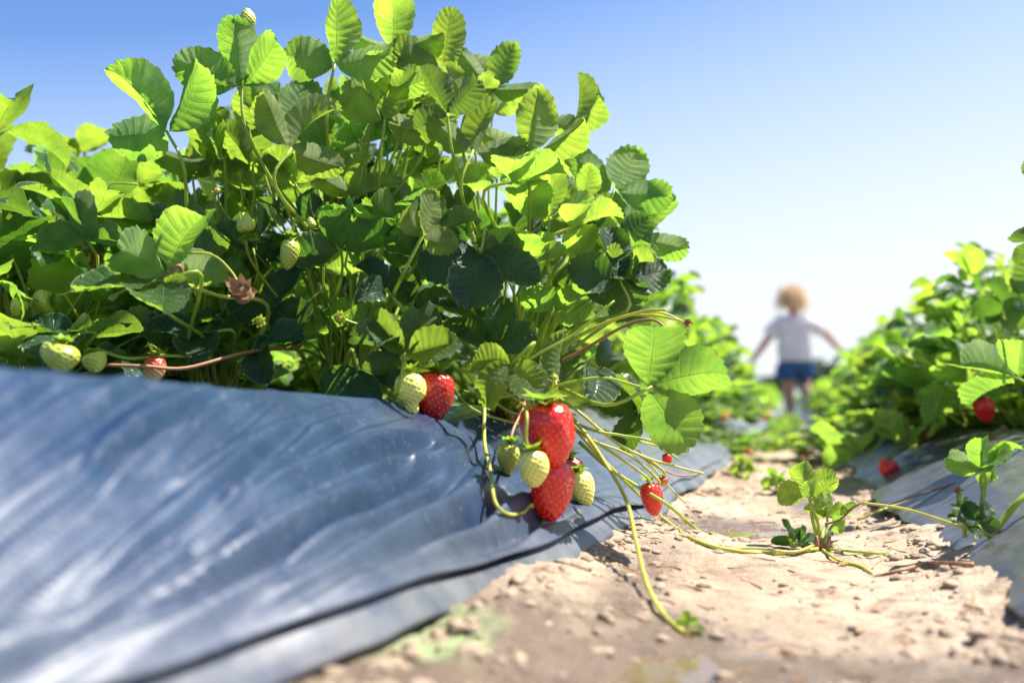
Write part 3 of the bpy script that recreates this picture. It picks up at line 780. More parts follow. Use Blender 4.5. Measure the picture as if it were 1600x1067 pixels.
H('B', 892, 205, .96, 90, 78, (.75, .6, .1), 'g', .1, 3)
H('A', 600, 190, .92, 86, 75, (-.2, .7, .6), 'y', .1, 4)
H('A', 660, 180, 1.0, 88, 100, (0, .8, .5), 'g', .1, 0)
H('B', 700, 180, .88, 82, 110, (.2, .5, .7), 'd', .1, 2)
H('A', 560, 225, 1.0, 82, 100, UN, 'g', 0, 1)
H('A', 440, 190, .95, 92, 60, (.2, .8, .4), 'g', .1, 6)
H('C', 330, 260, .95, 100, 95, (0, .9, .3), 'g', .1, 8)
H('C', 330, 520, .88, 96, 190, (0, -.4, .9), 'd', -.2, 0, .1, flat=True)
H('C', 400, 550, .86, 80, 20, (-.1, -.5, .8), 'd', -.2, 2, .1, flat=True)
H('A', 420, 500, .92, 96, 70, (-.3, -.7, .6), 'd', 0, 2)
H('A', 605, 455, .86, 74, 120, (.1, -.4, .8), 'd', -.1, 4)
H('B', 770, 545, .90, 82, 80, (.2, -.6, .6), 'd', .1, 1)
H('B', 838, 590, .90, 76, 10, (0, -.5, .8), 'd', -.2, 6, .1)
# filler leaves inside the crowns
def inside(poly, x, y):
    c_ = False; j = len(poly) - 1
    for i in range(len(poly)):
        xi, yi = poly[i]; xj, yj = poly[j]
        if (yi > y) != (yj > y) and x < (xj - xi) * (y - yi) / (yj - yi) + xi: c_ = not c_
        j = i
    return c_
POLY = [(240, 290), (330, 200), (430, 150), (560, 130), (650, 110), (735, 150), (850, 240), (915, 300), (975, 360), (985, 440), (960, 500), (900, 600), (600, 600), (400, 570), (260, 560), (280, 420)]
cnt = 0
while cnt < 145:
    px = rng.uniform(200, 1020); py = rng.uniform(60, 600) if cnt < 130 else rng.uniform(290, 590)
    if not inside(POLY, px, py): continue
    if cnt < 130 and py > 430 and rng.random() < .45: continue
    d = rng.uniform(.92, 1.22)
    if py > 330: d = rng.uniform(.88, 1.15)
    key = 'C' if px < 400 else ('A' if px < 680 else 'B')
    pos = P(px, py, d); root = Vector(CR[key])
    out = (pos - root); out.z *= .3
    dn = (pos - root).normalized() * .9 + out.normalized() * .25 + Vector((0, 0, .3 if py < 300 else 0)) + Vector((rng.uniform(-.5, .5), rng.uniform(-.5, .5), rng.uniform(-.25, .25)))
    nr = Vector((.25 + rng.uniform(-.6, .6), .35 + rng.uniform(-.6, .6), 1.0))
    low = py > 330
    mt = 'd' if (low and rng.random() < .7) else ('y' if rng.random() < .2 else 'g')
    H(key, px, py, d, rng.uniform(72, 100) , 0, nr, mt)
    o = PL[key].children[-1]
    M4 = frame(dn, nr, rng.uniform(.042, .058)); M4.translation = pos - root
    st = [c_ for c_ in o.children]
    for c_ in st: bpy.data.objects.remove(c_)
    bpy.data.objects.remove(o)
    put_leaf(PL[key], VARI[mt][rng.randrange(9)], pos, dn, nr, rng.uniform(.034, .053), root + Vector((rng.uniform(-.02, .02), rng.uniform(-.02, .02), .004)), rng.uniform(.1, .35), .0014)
    cnt += 1
# low sprawling stalks on the right of the tall plants
def arch(plant, pts, r0, r1, mat, name='stalk', knobs=None, sides=7):
    base = Vector(plant.location)
    return tube(name, [Vector(p) - base for p in pts], r0, r1, mat, plant, sides, 6, knobs)
B, A, Cp, D = PL['B'], PL['A'], PL['C'], PL['D']
arch(B, [CR['B'], P(860, 560, .92), P(930, 512, .88), P(1000, 488, .85), P(1040, 484, .83)], .0020, .0012, STALKY)
arch(B, [CR['B'], P(880, 560, .94), P(960, 500, .9), P(1010, 492, .88), P(1062, 500, .86)], .0018, .0010, STALKY)
arch(B, [CR['B'], P(850, 585, .9), P(915, 545, .86), P(975, 510, .83), P(1020, 500, .81), P(1048, 520, .80)], .0019, .0010, STALKR)
for (pts_, mt_) in (([(780, 600), (830, 560), (900, 520), (960, 470)], STALK), ([(820, 620), (880, 600), (940, 590), (1000, 604)], STALK),
                    ([(760, 590), (800, 620), (850, 640), (900, 648)], STALKY), ([(740, 600), (790, 640), (830, 650)], STALK), ([(720, 610), (770, 622), (840, 612), (866, 640)], STALK),
                    ([(840, 600), (900, 640), (960, 690), (1010, 715), (1060, 730), (1100, 740)], STALKY), ([(860, 640), (920, 670), (970, 680), (1020, 690), (1060, 718)], STALK),
                    ([(700, 600), (740, 640), (800, 660), (835, 668)], STALK), ([(880, 660), (930, 690), (975, 720), (1010, 745), (1020, 762)], STALKY)):
    dd = .84; arch(B, [P(x_, y_, dd + (.03 if i == 0 else 0)) for i, (x_, y_) in enumerate(pts_)], .0015, .0010, mt_)
for q in range(6):      # thin stalks filling the dark base
    key = rng.choice('ABC'); p0 = CR[key] + Vector((rng.uniform(-.02, .02), rng.uniform(-.02, .02), .004))
    x_ = (p0.x / p0.y * F_PX + 800) + rng.uniform(-190, 190); y_ = rng.uniform(360, 560); e_ = P(x_, y_, rng.uniform(.84, 1.0))
    arch(PL[key], [p0, p0.lerp(e_, .5) + Vector((0, 0, .02)), e_], .0014, .0009, rng.choice([STALK, STALKY, STALK]))
arch(Cp, [CR['C'], P(420, 490, .9), P(340, 462, .84), P(290, 444, .80), P(262, 430, .79)], .0022, .0014, STALKY)
arch(Cp, [P(262, 430, .79), P(280, 415, .79), P(290, 440, .8)], .0014, .0012, STALKR)
arch(Cp, [P(470, 540, .92), P(380, 552, .84), P(290, 575, .80), P(225, 572, .78), P(165, 570, .77)], .0018, .0013, STALKR)
arch(Cp, [P(150, 545, .80), P(200, 560, .80), P(260, 556, .82), P(330, 560, .86)], .0014, .0014, STALK)
arch(D, [P(45, 490, .82), P(60, 455, .83), P(100, 460, .84), P(160, 420, .86)], .0012, .001, STALKY)

# --- fruits
ST = lambda *q: [P(*a_) for a_ in q]
def fd(px, py, back=0):      # depth for a fruit resting on the film at that picture point
    return hit(px, py)[1] - back
dB = .80
d2f = min(dB + .012, hit(861, 800)[1] - .018); d1f = min(dB, d2f - .010); dpf = min(dB - .03, d2f - .034)
put_fruit(B, 857, 681, d1f, 84, 99, 'ripe', -.10, .3, ST((846, 622, .80), (838, 608, .84), (800, 625, .95)), 11, label='largest ripe red strawberry, topmost of the hanging cluster', leanback=.15)
put_fruit(B, 861, 767, d2f, 74, 88, 'ripe', .05, 1.2, ST((868, 700, .83), (845, 640, .86)), 12, label='ripe red strawberry below the largest one', leanback=-.1)
put_fruit(B, 893, 742, dB + .035, 40, 50, 'turn', -.1, .2, ST((885, 690, .84), (860, 650, .88)), 15, label='orange red sliver of berry behind the cluster')
put_fruit(B, 909, 765, min(dB + .022, hit(909, 785)[1] - .012), 42, 55, 'pale', -.22, .5, ST((898, 720, .83), (880, 660, .86)), 13, label='pale unripe strawberry right of the ripe pair')
put_fruit(B, 793, 717, min(dB - .01, hit(793, 735)[1] - .015), 38, 45, 'green', .12, .2, ST((803, 668, .79), (820, 632, .82), (810, 622, .88)), 14, label='small unripe strawberry at the left of the cluster', cal=1.1, smat=STALKR)
put_fruit(B, 833, 733, dpf, 47, 53, 'pale', -.08, .9, ST((822, 688, dpf), (823, 645, dpf + .005), (815, 630, .78), (808, 636, .81)), 16, label='cream yellow unripe strawberry in front of the red ones', cal=1.1, smat=STALKY)
put_fruit(A, 640, 616, .79, 48, 62, 'pale', -.05, 0, ST((633, 566, .79), (624, 540, .79), (612, 515, .8), (600, 500, .84)), 21, nose=.35, label='pale unripe strawberry with a narrow nose beside a dark red one', cal=1.0)
put_fruit(A, 678, 620, .815, 60, 74, 'dark', .12, .5, ST((670, 575, .83), (650, 560, .88)), 22, label='dark red strawberry resting on the shoulder of the plastic')
put_fruit(A, 452, 398, .86, 32, 45, 'green', .03, 0, ST((456, 368, .86), (470, 340, .88), (520, 420, .95)), 23, label='small green strawberry hanging under the leaves', cal=1.3)
put_fruit(A, 383, 348, .85, 28, 30, 'green', 2.9, 0, ST((383, 372, .86), (400, 420, .9), (480, 520, .96)), 24, label='tiny green fruit held upright in its sepals', cal=1.5)
put_fruit(A, 485, 348, .88, 16, 18, 'green', 2.8, 0, ST((485, 362, .89), (500, 430, .93)), 25, cal=1.6)
put_fruit(A, 387, 28, .92, 25, 28, 'green', 3.2, 0, ST((383, 50, .92), (378, 110, .94), (440, 350, 1.0)), 26, label='small yellow green fruit standing against the sky', cal=1.25)
put_fruit(D, 92, 558, .70, 62, 42, 'green', .25, .4, ST((110, 530, .74), (130, 520, .80)), 27, label='broad dimpled green strawberry lying on the plastic', cal=.8)
put_fruit(D, 150, 566, .74, 38, 30, 'green', -.3, .4, None, 28, cal=.8)
put_fruit(D, 66, 474, .82, 40, 28, 'green', 1.3, .4, ST((100, 462, .84), (125, 500, .86)), 29, cal=.9)
put_fruit(Cp, 240, 580, .80, 36, 44, 'turn', .1, .4, ST((236, 540, .8), (262, 556, .84)), 30, label='half ripe strawberry with a red shoulder low among the stalks')
put_fruit(D, 143, 407, 1.02, 36, 34, 'ripe', .2, .3, ST((150, 385, 1.02), (160, 440, 1.0)), 38, label='red strawberry in the shade behind the left leaves')
put_fruit(D, 28, 480, .80, 26, 30, 'green', .5, .4, None, 31, cal=1.5)
put_fruit(B, 1018, 780, .87, 36, 50, 'ripe', -.15, .5, ST((1030, 752, .87), (985, 712, .86), (930, 690, .85)), 32, label='ripe strawberry touching the soil at the edge of the plastic')
0 and put_fruit(B, 996, 775, .885, 34, 40, 'dark', .25, .5, None, 37, cal=.5)
put_fruit(B, 1042, 718, .95, 16, 18, 'ripe', 0, .5, ST((1040, 700, .95), (1000, 690, .92)), 33)
put_fruit(B, 1037, 753, .90, 17, 15, 'turn', 0, .5, ST((1036, 735, .9), (1010, 715, .9)), 34)
put_flower(A, 532, 497, .80, 18, 'bud', (-.35, -.9, .1), ST((565, 508, .81), (600, 515, .84), (580, 560, .9)), 5, label='yellow petal-less flower pointing left')
put_flower(Cp, 382, 462, .76, 40, 'spent', (-.2, -.8, .5), ST((362, 425, .79), (330, 398, .8), (280, 396, .82)), 6, label='withered brown flower on an arching stalk')
put_flower(Cp, 405, 500, .78, 16, 'bud', (.2, -.7, -.6), None, 7)
put_flower(A, 610, 372, .97, 20, 'open', (-.1, -.9, .3), None, 8)
put_flower(A, 528, 355, .93, 14, 'spent', (.1, -.5, .8), ST((540, 380, .95), (555, 430, .97)), 9)
put_flower(B, 866, 590, .78, 12, 'bud', (.6, -.6, .5), ST((862, 610, .79), (856, 640, .8)), 10)
put_flower(B, 1072, 505, .90, 14, 'spent', (.3, -.7, .3), ST((1040, 490, .9), (1000, 486, .9)), 11)
put_flower(A, 340, 300, .92, 16, 'bud', (.1, -.7, .6), ST((350, 330, .93), (420, 420, .96)), 12)

# --- runners (long creeping stems) belonging to plant B
def on(px, py, lift=.002): return hit(px, py, lift)[0]
arch(B, ST((862, 622, .86), (905, 665, .84), (945, 722, .80), (978, 780, .75), (995, 850, .69), (1012, 915, .63), (1042, 965, .58)) + [on(1076, 993, .001)], .0017, .0014, STALKY, 'runner')
arch(B, ST((757, 632, .82), (757, 690, min(.785, hit(757, 690)[1] - .014)), *[(a_, b_, hit(a_, b_, .007)[1]) for a_, b_ in ((766, 735), (774, 785), (795, 803), (818, 800), (828, 790), (842, 792))]), .0016, .0010, STALKY, 'runner', knobs=[(.88, .0015)])
arch(B, ST((890, 660, .86), (930, 705, .86)) + [P(985, 760, .87)] + [on(1040, 812), on(1090, 845), on(1150, 860), on(1215, 864), on(1278, 857)], .0014, .0015, STALKY, 'runner')
arch(B, ST((905, 690, .88), (950, 730, .88), (1000, 762, .87), (1045, 790, .86)) + [on(1090, 828), on(1130, 855)], .0018, .0014, STALK, 'runner')
arch(B, ST((945, 670, .90), (1000, 712, .9), (1050, 740, .92), (1085, 742, .94), (1100, 738, .94)), .0010, .0008, STALKR, 'runner')
arch(B, ST((985, 690, .92), (1020, 730, .93), (1050, 765, .93), (1070, 785, .93)), .0010, .0008, STALKY, 'runner')

# ------------------------------------------------------------------ rooted runner plants in the furrow and on the right film
def daughter(label, base):
    e = empty('runner_plant', base); tag(e, label, 'plant', 'young plants rooting from runners'); return e
b1 = on(1282, 856, .001); R1 = daughter('young yellow green plantlet rooting in the middle of the soil furrow', b1)
_, d1 = hit(1282, 856)
def DL(plant, px, py, d, size, ang, nrm, mat, root, var=0, flat=False, r=.0014, fwd=0, smat=None):
    lib = (FLAT if flat else VARI)[mat]
    return put_leaf(plant, lib[var % len(lib)], P(px, py, d), up_dir(ang, fwd), nrm, size * d / F_PX, root, .08, r, smat)
DL(R1, 1264, 772, d1, 54, 110, (.1, .8, .4), 'y', b1, 1, True, .0016)
DL(R1, 1272, 778, d1 - .01, 46, 50, (.1, .5, .7), 'y', b1, 2, False)
DL(R1, 1292, 808, d1 + .02, 40, 100, (.2, .5, .7), 'y', b1, 3, False)
DL(R1, 1306, 818, d1 + .01, 44, 30, (.1, .4, .8), 'y', b1, 0, True, .0014)
DL(R1, 1238, 848, d1, 38, 110, (0, -.4, .8), 'd', b1 + Vector((-.015, 0, .002)), 5)
DL(R1, 1252, 850, d1, 30, 30, (0, -.6, .7), 'd', b1 + Vector((-.012, 0, .002)), 2)
crown_part(R1, b1, 4).scale = (.45, .45, .5)
arch(R1, [b1 + Vector((-.002, 0, .004)), on(1240, 862, .004), on(1180, 856, .004), on(1130, 858, .003)], .0015, .0011, STALKY, 'runner')
arch(R1, [b1, on(1330, 861, .003), on(1375, 864, .003), P(1408, 858, d1 + .02), P(1420, 845, d1 + .03), P(1419, 830, d1 + .03)], .0010, .0014, STALK, 'runner')
arch(R1, [b1, on(1312, 876), on(1345, 884), on(1368, 900, .0)], .0013, .0010, STALKY, 'runner')
arch(R1, [on(1368, 901, .0), on(1410, 890, .003), on(1450, 880, .003), on(1490, 880, .003), on(1522, 882, .002)], .0011, .0018, STALKR, 'runner')
arch(R1, [b1 + Vector((.004, 0, .02)), P(1312, 812, d1 - .01), P(1330, 795, d1 - .02), P(1346, 785, d1 - .02)], .0010, .0010, DRY, 'runner')
b2 = on(1548, 838, .001); _, d2 = hit(1548, 838); R2 = daughter('young plantlet with fan shaped leaflets on the right hand plastic', b2)
arch(R2, [b2, P(1510, 826, d2), P(1470, 812, d2 + .02), P(1410, 794, d2 + .05), P(1346, 785, d1 - .02)], .0014, .0010, STALKY, 'runner')
arch(R2, [b2, P(1572, 806, d2), P(1600, 776, d2), P(1650, 740, d2 + .02), P(1720, 700, d2 + .1)], .0028, .0022, STALK, 'runner')
DL(R2, 1536, 738, d2, 62, 100, (-.1, .55, .7), 'g', b2 + Vector((-.01, 0, 0)), 0, False, .0018)
DL(R2, 1540, 736, d2 + .01, 66, 45, (.1, .3, .8), 'g', b2 + Vector((-.01, 0, 0)), 1, True, .0014)
DL(R2, 1508, 796, d2 - .01, 34, 105, (-.7, .5, .3), 'd', b2 + Vector((-.02, 0, 0)), 7)
DL(R2, 1520, 822, d2 - .02, 40, 175, (0, -.3, .9), 'd', b2, 0, True)
DL(R2, 1528, 815, d2 - .02, 36, 50, (0, -.8, .5), 'd', b2, 1, True)
put_flower(R2, 1497, 768, d2 - .01, 12, 'spent', (-.4, -.6, .7), None, 14)
b3 = on(1078, 996, .0); R3 = daughter('tiny two leaved runner tip beside the puddle', b3); _, d3 = hit(1078, 996)
DL(R3, 1074, 974, d3, 20, 100, (0, .5, .8), 'y', b3, 0, True, .0008)
DL(R3, 1084, 985, d3, 20, 5, (0, -.3, .9), 'y', b3, 1, True, .0008)
crown_part(R3, b3, 5).scale = (.25, .25, .25)

# ------------------------------------------------------------------ other plants: prototypes with parts, then copies
def generic_plant(seed, nleaf, rad, hgt, nb=2, size=.05, lo=True, spill=None):
    rs = random.Random(seed); e = empty('strawberry_plant', (0, 0, 0)); crown_part(e, e.location, seed)
    for k in range(nleaf):
        a_ = rs.uniform(0, 6.283); q = math.sqrt(rs.random()); el = math.acos(1 - .97 * rs.random() ** .8)
        rr_ = rs.uniform(.62, 1.0)
        pos = Vector((math.cos(a_) * math.sin(el) * rad * rr_, math.sin(a_) * math.sin(el) * rad * rr_, .02 + math.cos(el) * hgt * rr_))
        out = Vector((pos.x, pos.y, 0)); out = out.normalized() if out.length > 1e-5 else Vector((1, 0, 0))
        dn = out * .8 + Vector((rs.uniform(-.5, .5), rs.uniform(-.5, .5), rs.uniform(-.2, .5)))
        nr = Vector((rs.uniform(-.45, .45) + .2, rs.uniform(-.45, .45) + .1, 1)) + out * .3
        mt = rs.choices('gdy', [5, 2, 1.5])[0]
        put_leaf(e, (VLO if lo else VARI)[mt][rs.randrange(5)], pos, dn, nr, size * rs.uniform(.75, 1.15), Vector((rs.uniform(-.02, .02), rs.uniform(-.02, .02), 0)), .2, .0015, lo=True)
    for k in range(nb):
        a_ = rs.uniform(0, 6.283); L = rs.uniform(.028, .04); kind = rs.choice([('ripe'), ('ripe'), ('green')])
        mats = {'ripe': (RIPE, SEEDR), 'green': (GREEN, SEEDG)}[kind]
        me = FRC.get((kind, seed)) or fruit_mesh('strawberry', L, L * .8, seed + k, mats[0], mats[1], 60, res=(20, 24)); FRC[(kind, seed)] = me
        o = obj('strawberry', me, e); o.location = (math.cos(a_) * rad * .95, math.sin(a_) * rad * .95, rs.uniform(.04, .10)); o.rotation_euler = (rs.uniform(-.4, .4), rs.uniform(-.4, .4), 0)
        obj('calyx', calyx_mesh(L * .45, seed + k, 9, .25), o)
        v, f = tube_data(catmull([Vector((0, 0, 0)), Vector((-math.cos(a_) * .03, -math.sin(a_) * .03, .03)), Vector((-math.cos(a_) * rad * .8, -math.sin(a_) * rad * .8, -.02))], 3), .0011, .0014, 4)
        obj('fruit_stalk', mesh('fruit_stalk', v, f, STALKY), o)
    return e
def copy_tree(o, parent=None):
    c_ = o.copy(); C.objects.link(c_); c_.parent = parent
    for ch in list(o.children): copy_tree(ch, c_)
    return c_
protos = [generic_plant(101, 66, .17, .25, 3), generic_plant(102, 60, .18, .22, 2), generic_plant(103, 70, .19, .27, 3)]
used = [False] * 3
ORD = ['first', 'second', 'third', 'fourth', 'fifth', 'sixth', 'seventh', 'eighth', 'ninth', 'tenth', 'eleventh', 'twelfth', 'thirteenth', 'fourteenth', 'fifteenth', 'sixteenth', 'seventeenth', 'eighteenth', 'nineteenth', 'twentieth']
def plant_at(s, t_, sc, label, k=None, hs_=1.0):
    k = rng.randrange(3) if k is None else k
    o = protos[k]
    if used[k]: o = copy_tree(protos[k])
    used[k] = True
    x, y = st2xy(s, t_); o.location = (x, y, surf(x, y)); o.rotation_euler = (0, 0, rng.uniform(0, 6.28)); o.scale = (sc, sc, sc * hs_)
    tag(o, label, 'plant', 'strawberry plants')
    return o
# far plants: whole foliage in one mesh
def far_plant_meshes(seed, nleaf, rad, hgt):
    rs = random.Random(seed); V = []; Fq = []; UV = []; off = 0; MI = []
    sv = []; sf = []
    for k in range(nleaf):
        me = VLO[rs.choices('gdy', [5, 2, 1.5])[0]][rs.randrange(5)]
        mi_ = [LEAF, LEAFD, LEAFY].index(me.materials[0])
        a_ = rs.uniform(0, 6.283); el = math.acos(1 - .97 * rs.random() ** .8); rr_ = rs.uniform(.55, 1)
        pos = Vector((math.cos(a_) * math.sin(el) * rad * rr_, math.sin(a_) * math.sin(el) * rad * rr_, .02 + math.cos(el) * hgt * rr_))
        dn = Vector((math.cos(a_), math.sin(a_), 0)) * .8 + Vector((rs.uniform(-.5, .5), rs.uniform(-.5, .5), rs.uniform(-.2, .5)))
        nr = Vector((rs.uniform(-.5, .5) + .2, rs.uniform(-.5, .5) + .1, 1))
        M4 = frame(dn, nr, .05 * rs.uniform(.8, 1.2)); M4.translation = pos
        for vv_ in me.vertices: V.append(tuple(M4 @ vv_.co))
        uvl = np.zeros((len(me.vertices), 2)); 
        for l in me.loops: uvl[l.vertex_index] = me.uv_layers[0].data[l.index].uv
        UV.append(uvl)
        for p_ in me.polygons: Fq.append(tuple(i + off for i in p_.vertices)); MI.append(mi_)
        off += len(me.vertices)
        a, b_ = tube_data([Vector((0, 0, 0)), pos * .5 + Vector((0, 0, .02)), pos], .002, .0012, 3, off=len(sv)); sv += a; sf += b_
    return mesh('foliage', V, Fq, [LEAF, LEAFD, LEAFY], True, np.concatenate(UV), MI), mesh('leaf_stalks', sv, sf, STALK)
fm = [far_plant_meshes(200 + k, 85, .20, .26) for k in range(3)]
def far_at(s, t_, sc, label):
    x, y = st2xy(s, t_); k = rng.randrange(3)
    e = empty('strawberry_plant', (x, y, surf(x, y))); e.rotation_euler = (0, 0, rng.uniform(0, 6.28)); e.scale = (sc, sc, sc * rng.uniform(.9, 1.1))
    obj('foliage', fm[k][0], e); obj('leaf_stalks', fm[k][1], e)
    tag(e, label, 'plant', 'strawberry plants')
    return e
# left bed, behind the hero plants
LB = [(.93, .86, 1.62), (1.12, .72, 1.55), (.80, .70, 1.0), (1.35, .95, 1.7), (1.5, .66, 1.35), (1.75, .8, 1.3), (1.15, 1.0, 1.7)]
for i, (s, t_, sc) in enumerate(LB):
    pass
_drop = []
for i, s in enumerate([1.42, 1.75, 2.1, 2.45, 2.85, 3.25]):
    _o = plant_at(s, (.43, .42, .40, .37, .35, .34)[i], (1.1, 1.25, 1.35, 1.25, 1.2, 1.15)[i], ORD[i] + ' plant behind the sharp ones on the left bed, furrow side')
    if i < 2: _drop.append(_o)
for i, s in enumerate([1.62, 1.92, 2.25, 2.6, 3.0, 3.4]):
    plant_at(s, -.33 - rng.uniform(0, .04), 1.04 + rng.uniform(-.05, .08), ORD[i] + ' plant from the front on the right bed, furrow side')
for i, (s, t_) in enumerate([(1.62, -.62), (1.95, -.66), (2.35, -.62), (2.8, -.66)]):
    plant_at(s, t_, 1.12, ORD[i] + ' plant from the front in the inner line of the right bed')
for i, (s, t_, sc) in enumerate([(2.1, .10, .55), (2.1, -.10, .55), (2.5, .05, .50), (2.9, -.06, .45), (2.45, -.17, .62), (1.82, -.20, .55), (1.95, .24, .75), (2.3, .20, .95), (2.7, .24, .95), (3.1, .25, .9), (2.2, -.22, .85), (2.7, -.25, .9), (3.2, -.28, .9), (1.9, -.27, .8), (2.05, -.14, .75), (1.72, -.31, .72)]):
    plant_at(s, t_, sc, ORD[i] + ' low plant spilling across the far end of the furrow', None, .42)
n_ = 0
for s in list(np.arange(3.7, 14, .42)) + list(np.arange(14, 30, 1.0)):
    for t_ in (.38, -.40, .02 if s < 8.6 else .9):
        far_at(float(s), t_ + rng.uniform(-.05, .05), rng.uniform(.92, 1.08) * (.27 if abs(t_) < .1 else 1), 'small blurred plant far back in the ' + ('left row' if t_ > .1 else 'right row' if t_ < -.1 else 'furrow between the rows')); n_ += 1
for i, (s, t_, sc) in enumerate(LB):
    o = plant_at(s, t_, sc, ORD[i] + ' blurred plant in the inner lines of the left bed, from the left', i % 3)
    o.scale.z *= (.88, .98, 1, 1.1, 1, 1, 1.0)[i]
    for ch in list(o.children):
        if ch.name.startswith('strawberry'):
            for c2 in list(ch.children): bpy.data.objects.remove(c2)
            bpy.data.objects.remove(ch)
for o in _drop:
    for ch in list(o.children):
        if ch.name.startswith('strawberry'):
            for c2 in list(ch.children): bpy.data.objects.remove(c2)
            bpy.data.objects.remove(ch)
# right-bed berries
e = empty('strawberry_plant', base_at(1440, 690, 1.55)); tag(e, 'right bed plant whose single bright red berry shows beside the plastic', 'plant', 'strawberry plants'); crown_part(e, None, 3); PL['E'] = e; CR['E'] = Vector(e.location)
put_fruit(e, 1387, 732, 1.35, 30, 27, 'ripe', .2, .3, ST((1400, 712, 1.38), (1440, 690, 1.5)), 41, cal=.5)
for (px, py, a_, mt) in ((1420, 690, 140, 'g'), (1500, 640, 100, 'y'), (1460, 660, 60, 'g'), (1340, 700, 170, 'y'), (1395, 770, 200, 'y'), (1520, 600, 80, 'g'), (1330, 765, 190, 'y')):
    H('E', px, py, rng.uniform(1.35, 1.55), 75, a_, (rng.uniform(-.3, .3), .3, .9), mt)
# near right plant reaching in from the right
e = empty('strawberry_plant', base_at(1760, 640, 1.15)); tag(e, 'near plant reaching in from the right edge over the plastic', 'plant', 'strawberry plants'); crown_part(e, None, 3); PL['F'] = e; CR['F'] = Vector(e.location)
for (px, py, d, sz, a_, n, mt) in ((1590, 590, 1.05, 100, 165, (.1, .7, .6), 'y'), (1625, 380, 1.0, 50, 160, (0, .6, .7), 'd'), (1640, 245, 1.05, 46, 175, UN, 'g'), (1680, 560, 1.1, 90, 100, UN, 'g'), (1650, 480, 1.3, 90, 120, UN, 'g'), (1700, 640, 1.15, 90, 150, UN, 'g')):
    H('F', px, py, d, sz, a_, n, mt)
# long stalks lying along the right film
arch(e, [P(1700, 660, 1.15), P(1600, 706, 1.10), P(1520, 742, 1.06), P(1430, 776, 1.06)] + [on(1340, 812, .003)], .0018, .0014, STALKY, 'runner')
arch(e, [P(1700, 690, 1.12), P(1600, 716, 1.05), P(1500, 752, 1.02), P(1400, 785, 1.04)] + [on(1350, 806, .003)], .0013, .0010, STALKR, 'runner')
# small seedlings at the far end of the bare soil
for i, (px, py, lb) in enumerate(((1162, 748, 'small bright seedling on the bare soil below the left bed'), (1212, 770, 'small yellowing seedling on the bare soil'),)):
    b_ = on(px, py, .001); _, dd = hit(px, py); s_ = daughter(lb, b_)
    for q in range(4): DL(s_, px + (-14, 8, 0, 16)[q], py - 8 - 3 * q, dd, 26, 30 + 45 * q, (rng.uniform(-.3, .3), .2, .9), 'y', b_, q, True, .0012)

# ------------------------------------------------------------------ loose clods, pebbles, litter on the soil
def scatter(name, n, r0, r1, mat, seed, flat=.7, wet=None, label=None):
    rs = np.random.RandomState(seed); ico = bmesh.new(); bmesh.ops.create_icosphere(ico, subdivisions=2, radius=1)
    bv = np.array([v_.co[:] for v_ in ico.verts]); bf = [tuple(v_.index for v_ in f_.verts) for f_ in ico.faces]; ico.free()
    V = []; Fq = []
    k = 0
    while k < n:
        s = .28 + rs.rand() ** 1.3 * 2.0; t_ = rs.uniform(-.15, .24)
        le, re = float(left_edge(s)), float(right_edge(s))
        if t_ > le - .004 or t_ < re + .004: continue
        e_ = min(le - t_, t_ - re)
        if rs.rand() > (.03 + .97 * math.exp(-e_ / .022)) + (.05 if s < .6 else 0) or float(vn(s * 14, t_ * 14, 3)) < .42: continue
        r_ = r0 + (r1 - r0) * rs.rand() ** 3.5
        x, y = st2xy(s, t_); z = float(ground_z(s, t_))
        sc = np.array([rs.uniform(.7, 1.3), rs.uniform(.7, 1.3), rs.uniform(.45, 1) * flat]) * r_
        nz = 1 + .45 * (vn(bv[:, 0] * 1.7 + k, bv[:, 1] * 1.7 + bv[:, 2] * 2, k) - .5) + .3 * (vn(bv[:, 2] * 3.7 + k, bv[:, 1] * 3.1, k + 5) - .5)
        p = bv * nz[:, None] * sc; a_ = rs.uniform(0, 6.28); p = rotz(p, a_) + np.array([x, y, z + sc[2] * .12])
        Fq += [tuple(i + len(V) for i in f_) for f_ in bf]; V += p.tolist(); k += 1
    return tag(obj(name, mesh(name, V, Fq, mat)), label, None, kind='stuff')
scatter('soil_clods', 2600, .0004, .0058, SOIL, 3, .75, label='loose crumbs and clods of tan soil in the furrow')
scatter('pebbles', 90, .0008, .0028, STONE, 4, .7, label='small pale pebbles scattered on the soil')
rs = np.random.RandomState(9); V = []; Fq = []
for k in range(60):
    s = rs.uniform(.55, 1.9); t_ = rs.uniform(-.10, .12)
    if rs.rand() < .5: s = rs.normal(.85, .12); t_ = rs.normal(-.03, .05)
    x, y = st2xy(s, t_); z = surf(x, y) + .001; L = rs.uniform(.002, .007); W_ = L * rs.uniform(.15, .5); a_ = rs.uniform(0, 6.28)
    q = np.array([[-L, 0, 0], [-L * .3, W_, .001], [L * .4, W_ * .8, .0015], [L, 0, .0005], [L * .3, -W_, .001], [-L * .4, -W_ * .7, .0004]]); q = rotz(q, a_) + np.array([x, y, z])
    b0 = len(V); V += q.tolist(); V.append((x, y, z + .0022)); Fq += [(b0 + i, b0 + (i + 1) % 6, b0 + 6) for i in range(6)]
for k in range(90):
    s = rs.uniform(.4, 1.9); t_ = rs.uniform(-.12, .14)
    if t_ > float(left_edge(s)) - .006 or t_ < float(right_edge(s)) + .006: continue
    a_ = rs.uniform(0, 3.14); L = rs.uniform(.004, .014); x, y = st2xy(s, t_); dx, dy = math.cos(a_) * L, math.sin(a_) * L
    pts = [Vector((x + dx * u + rs.normal(0, L * .08), y + dy * u, surf(x + dx * u, y + dy * u) + .0008)) for u in (-1, -.3, .3, 1)]
    vv, ff = tube_data(catmull(pts, 3), .0006, .0003, 4, off=len(V)); V += [tuple(q) for q in vv]; Fq += ff
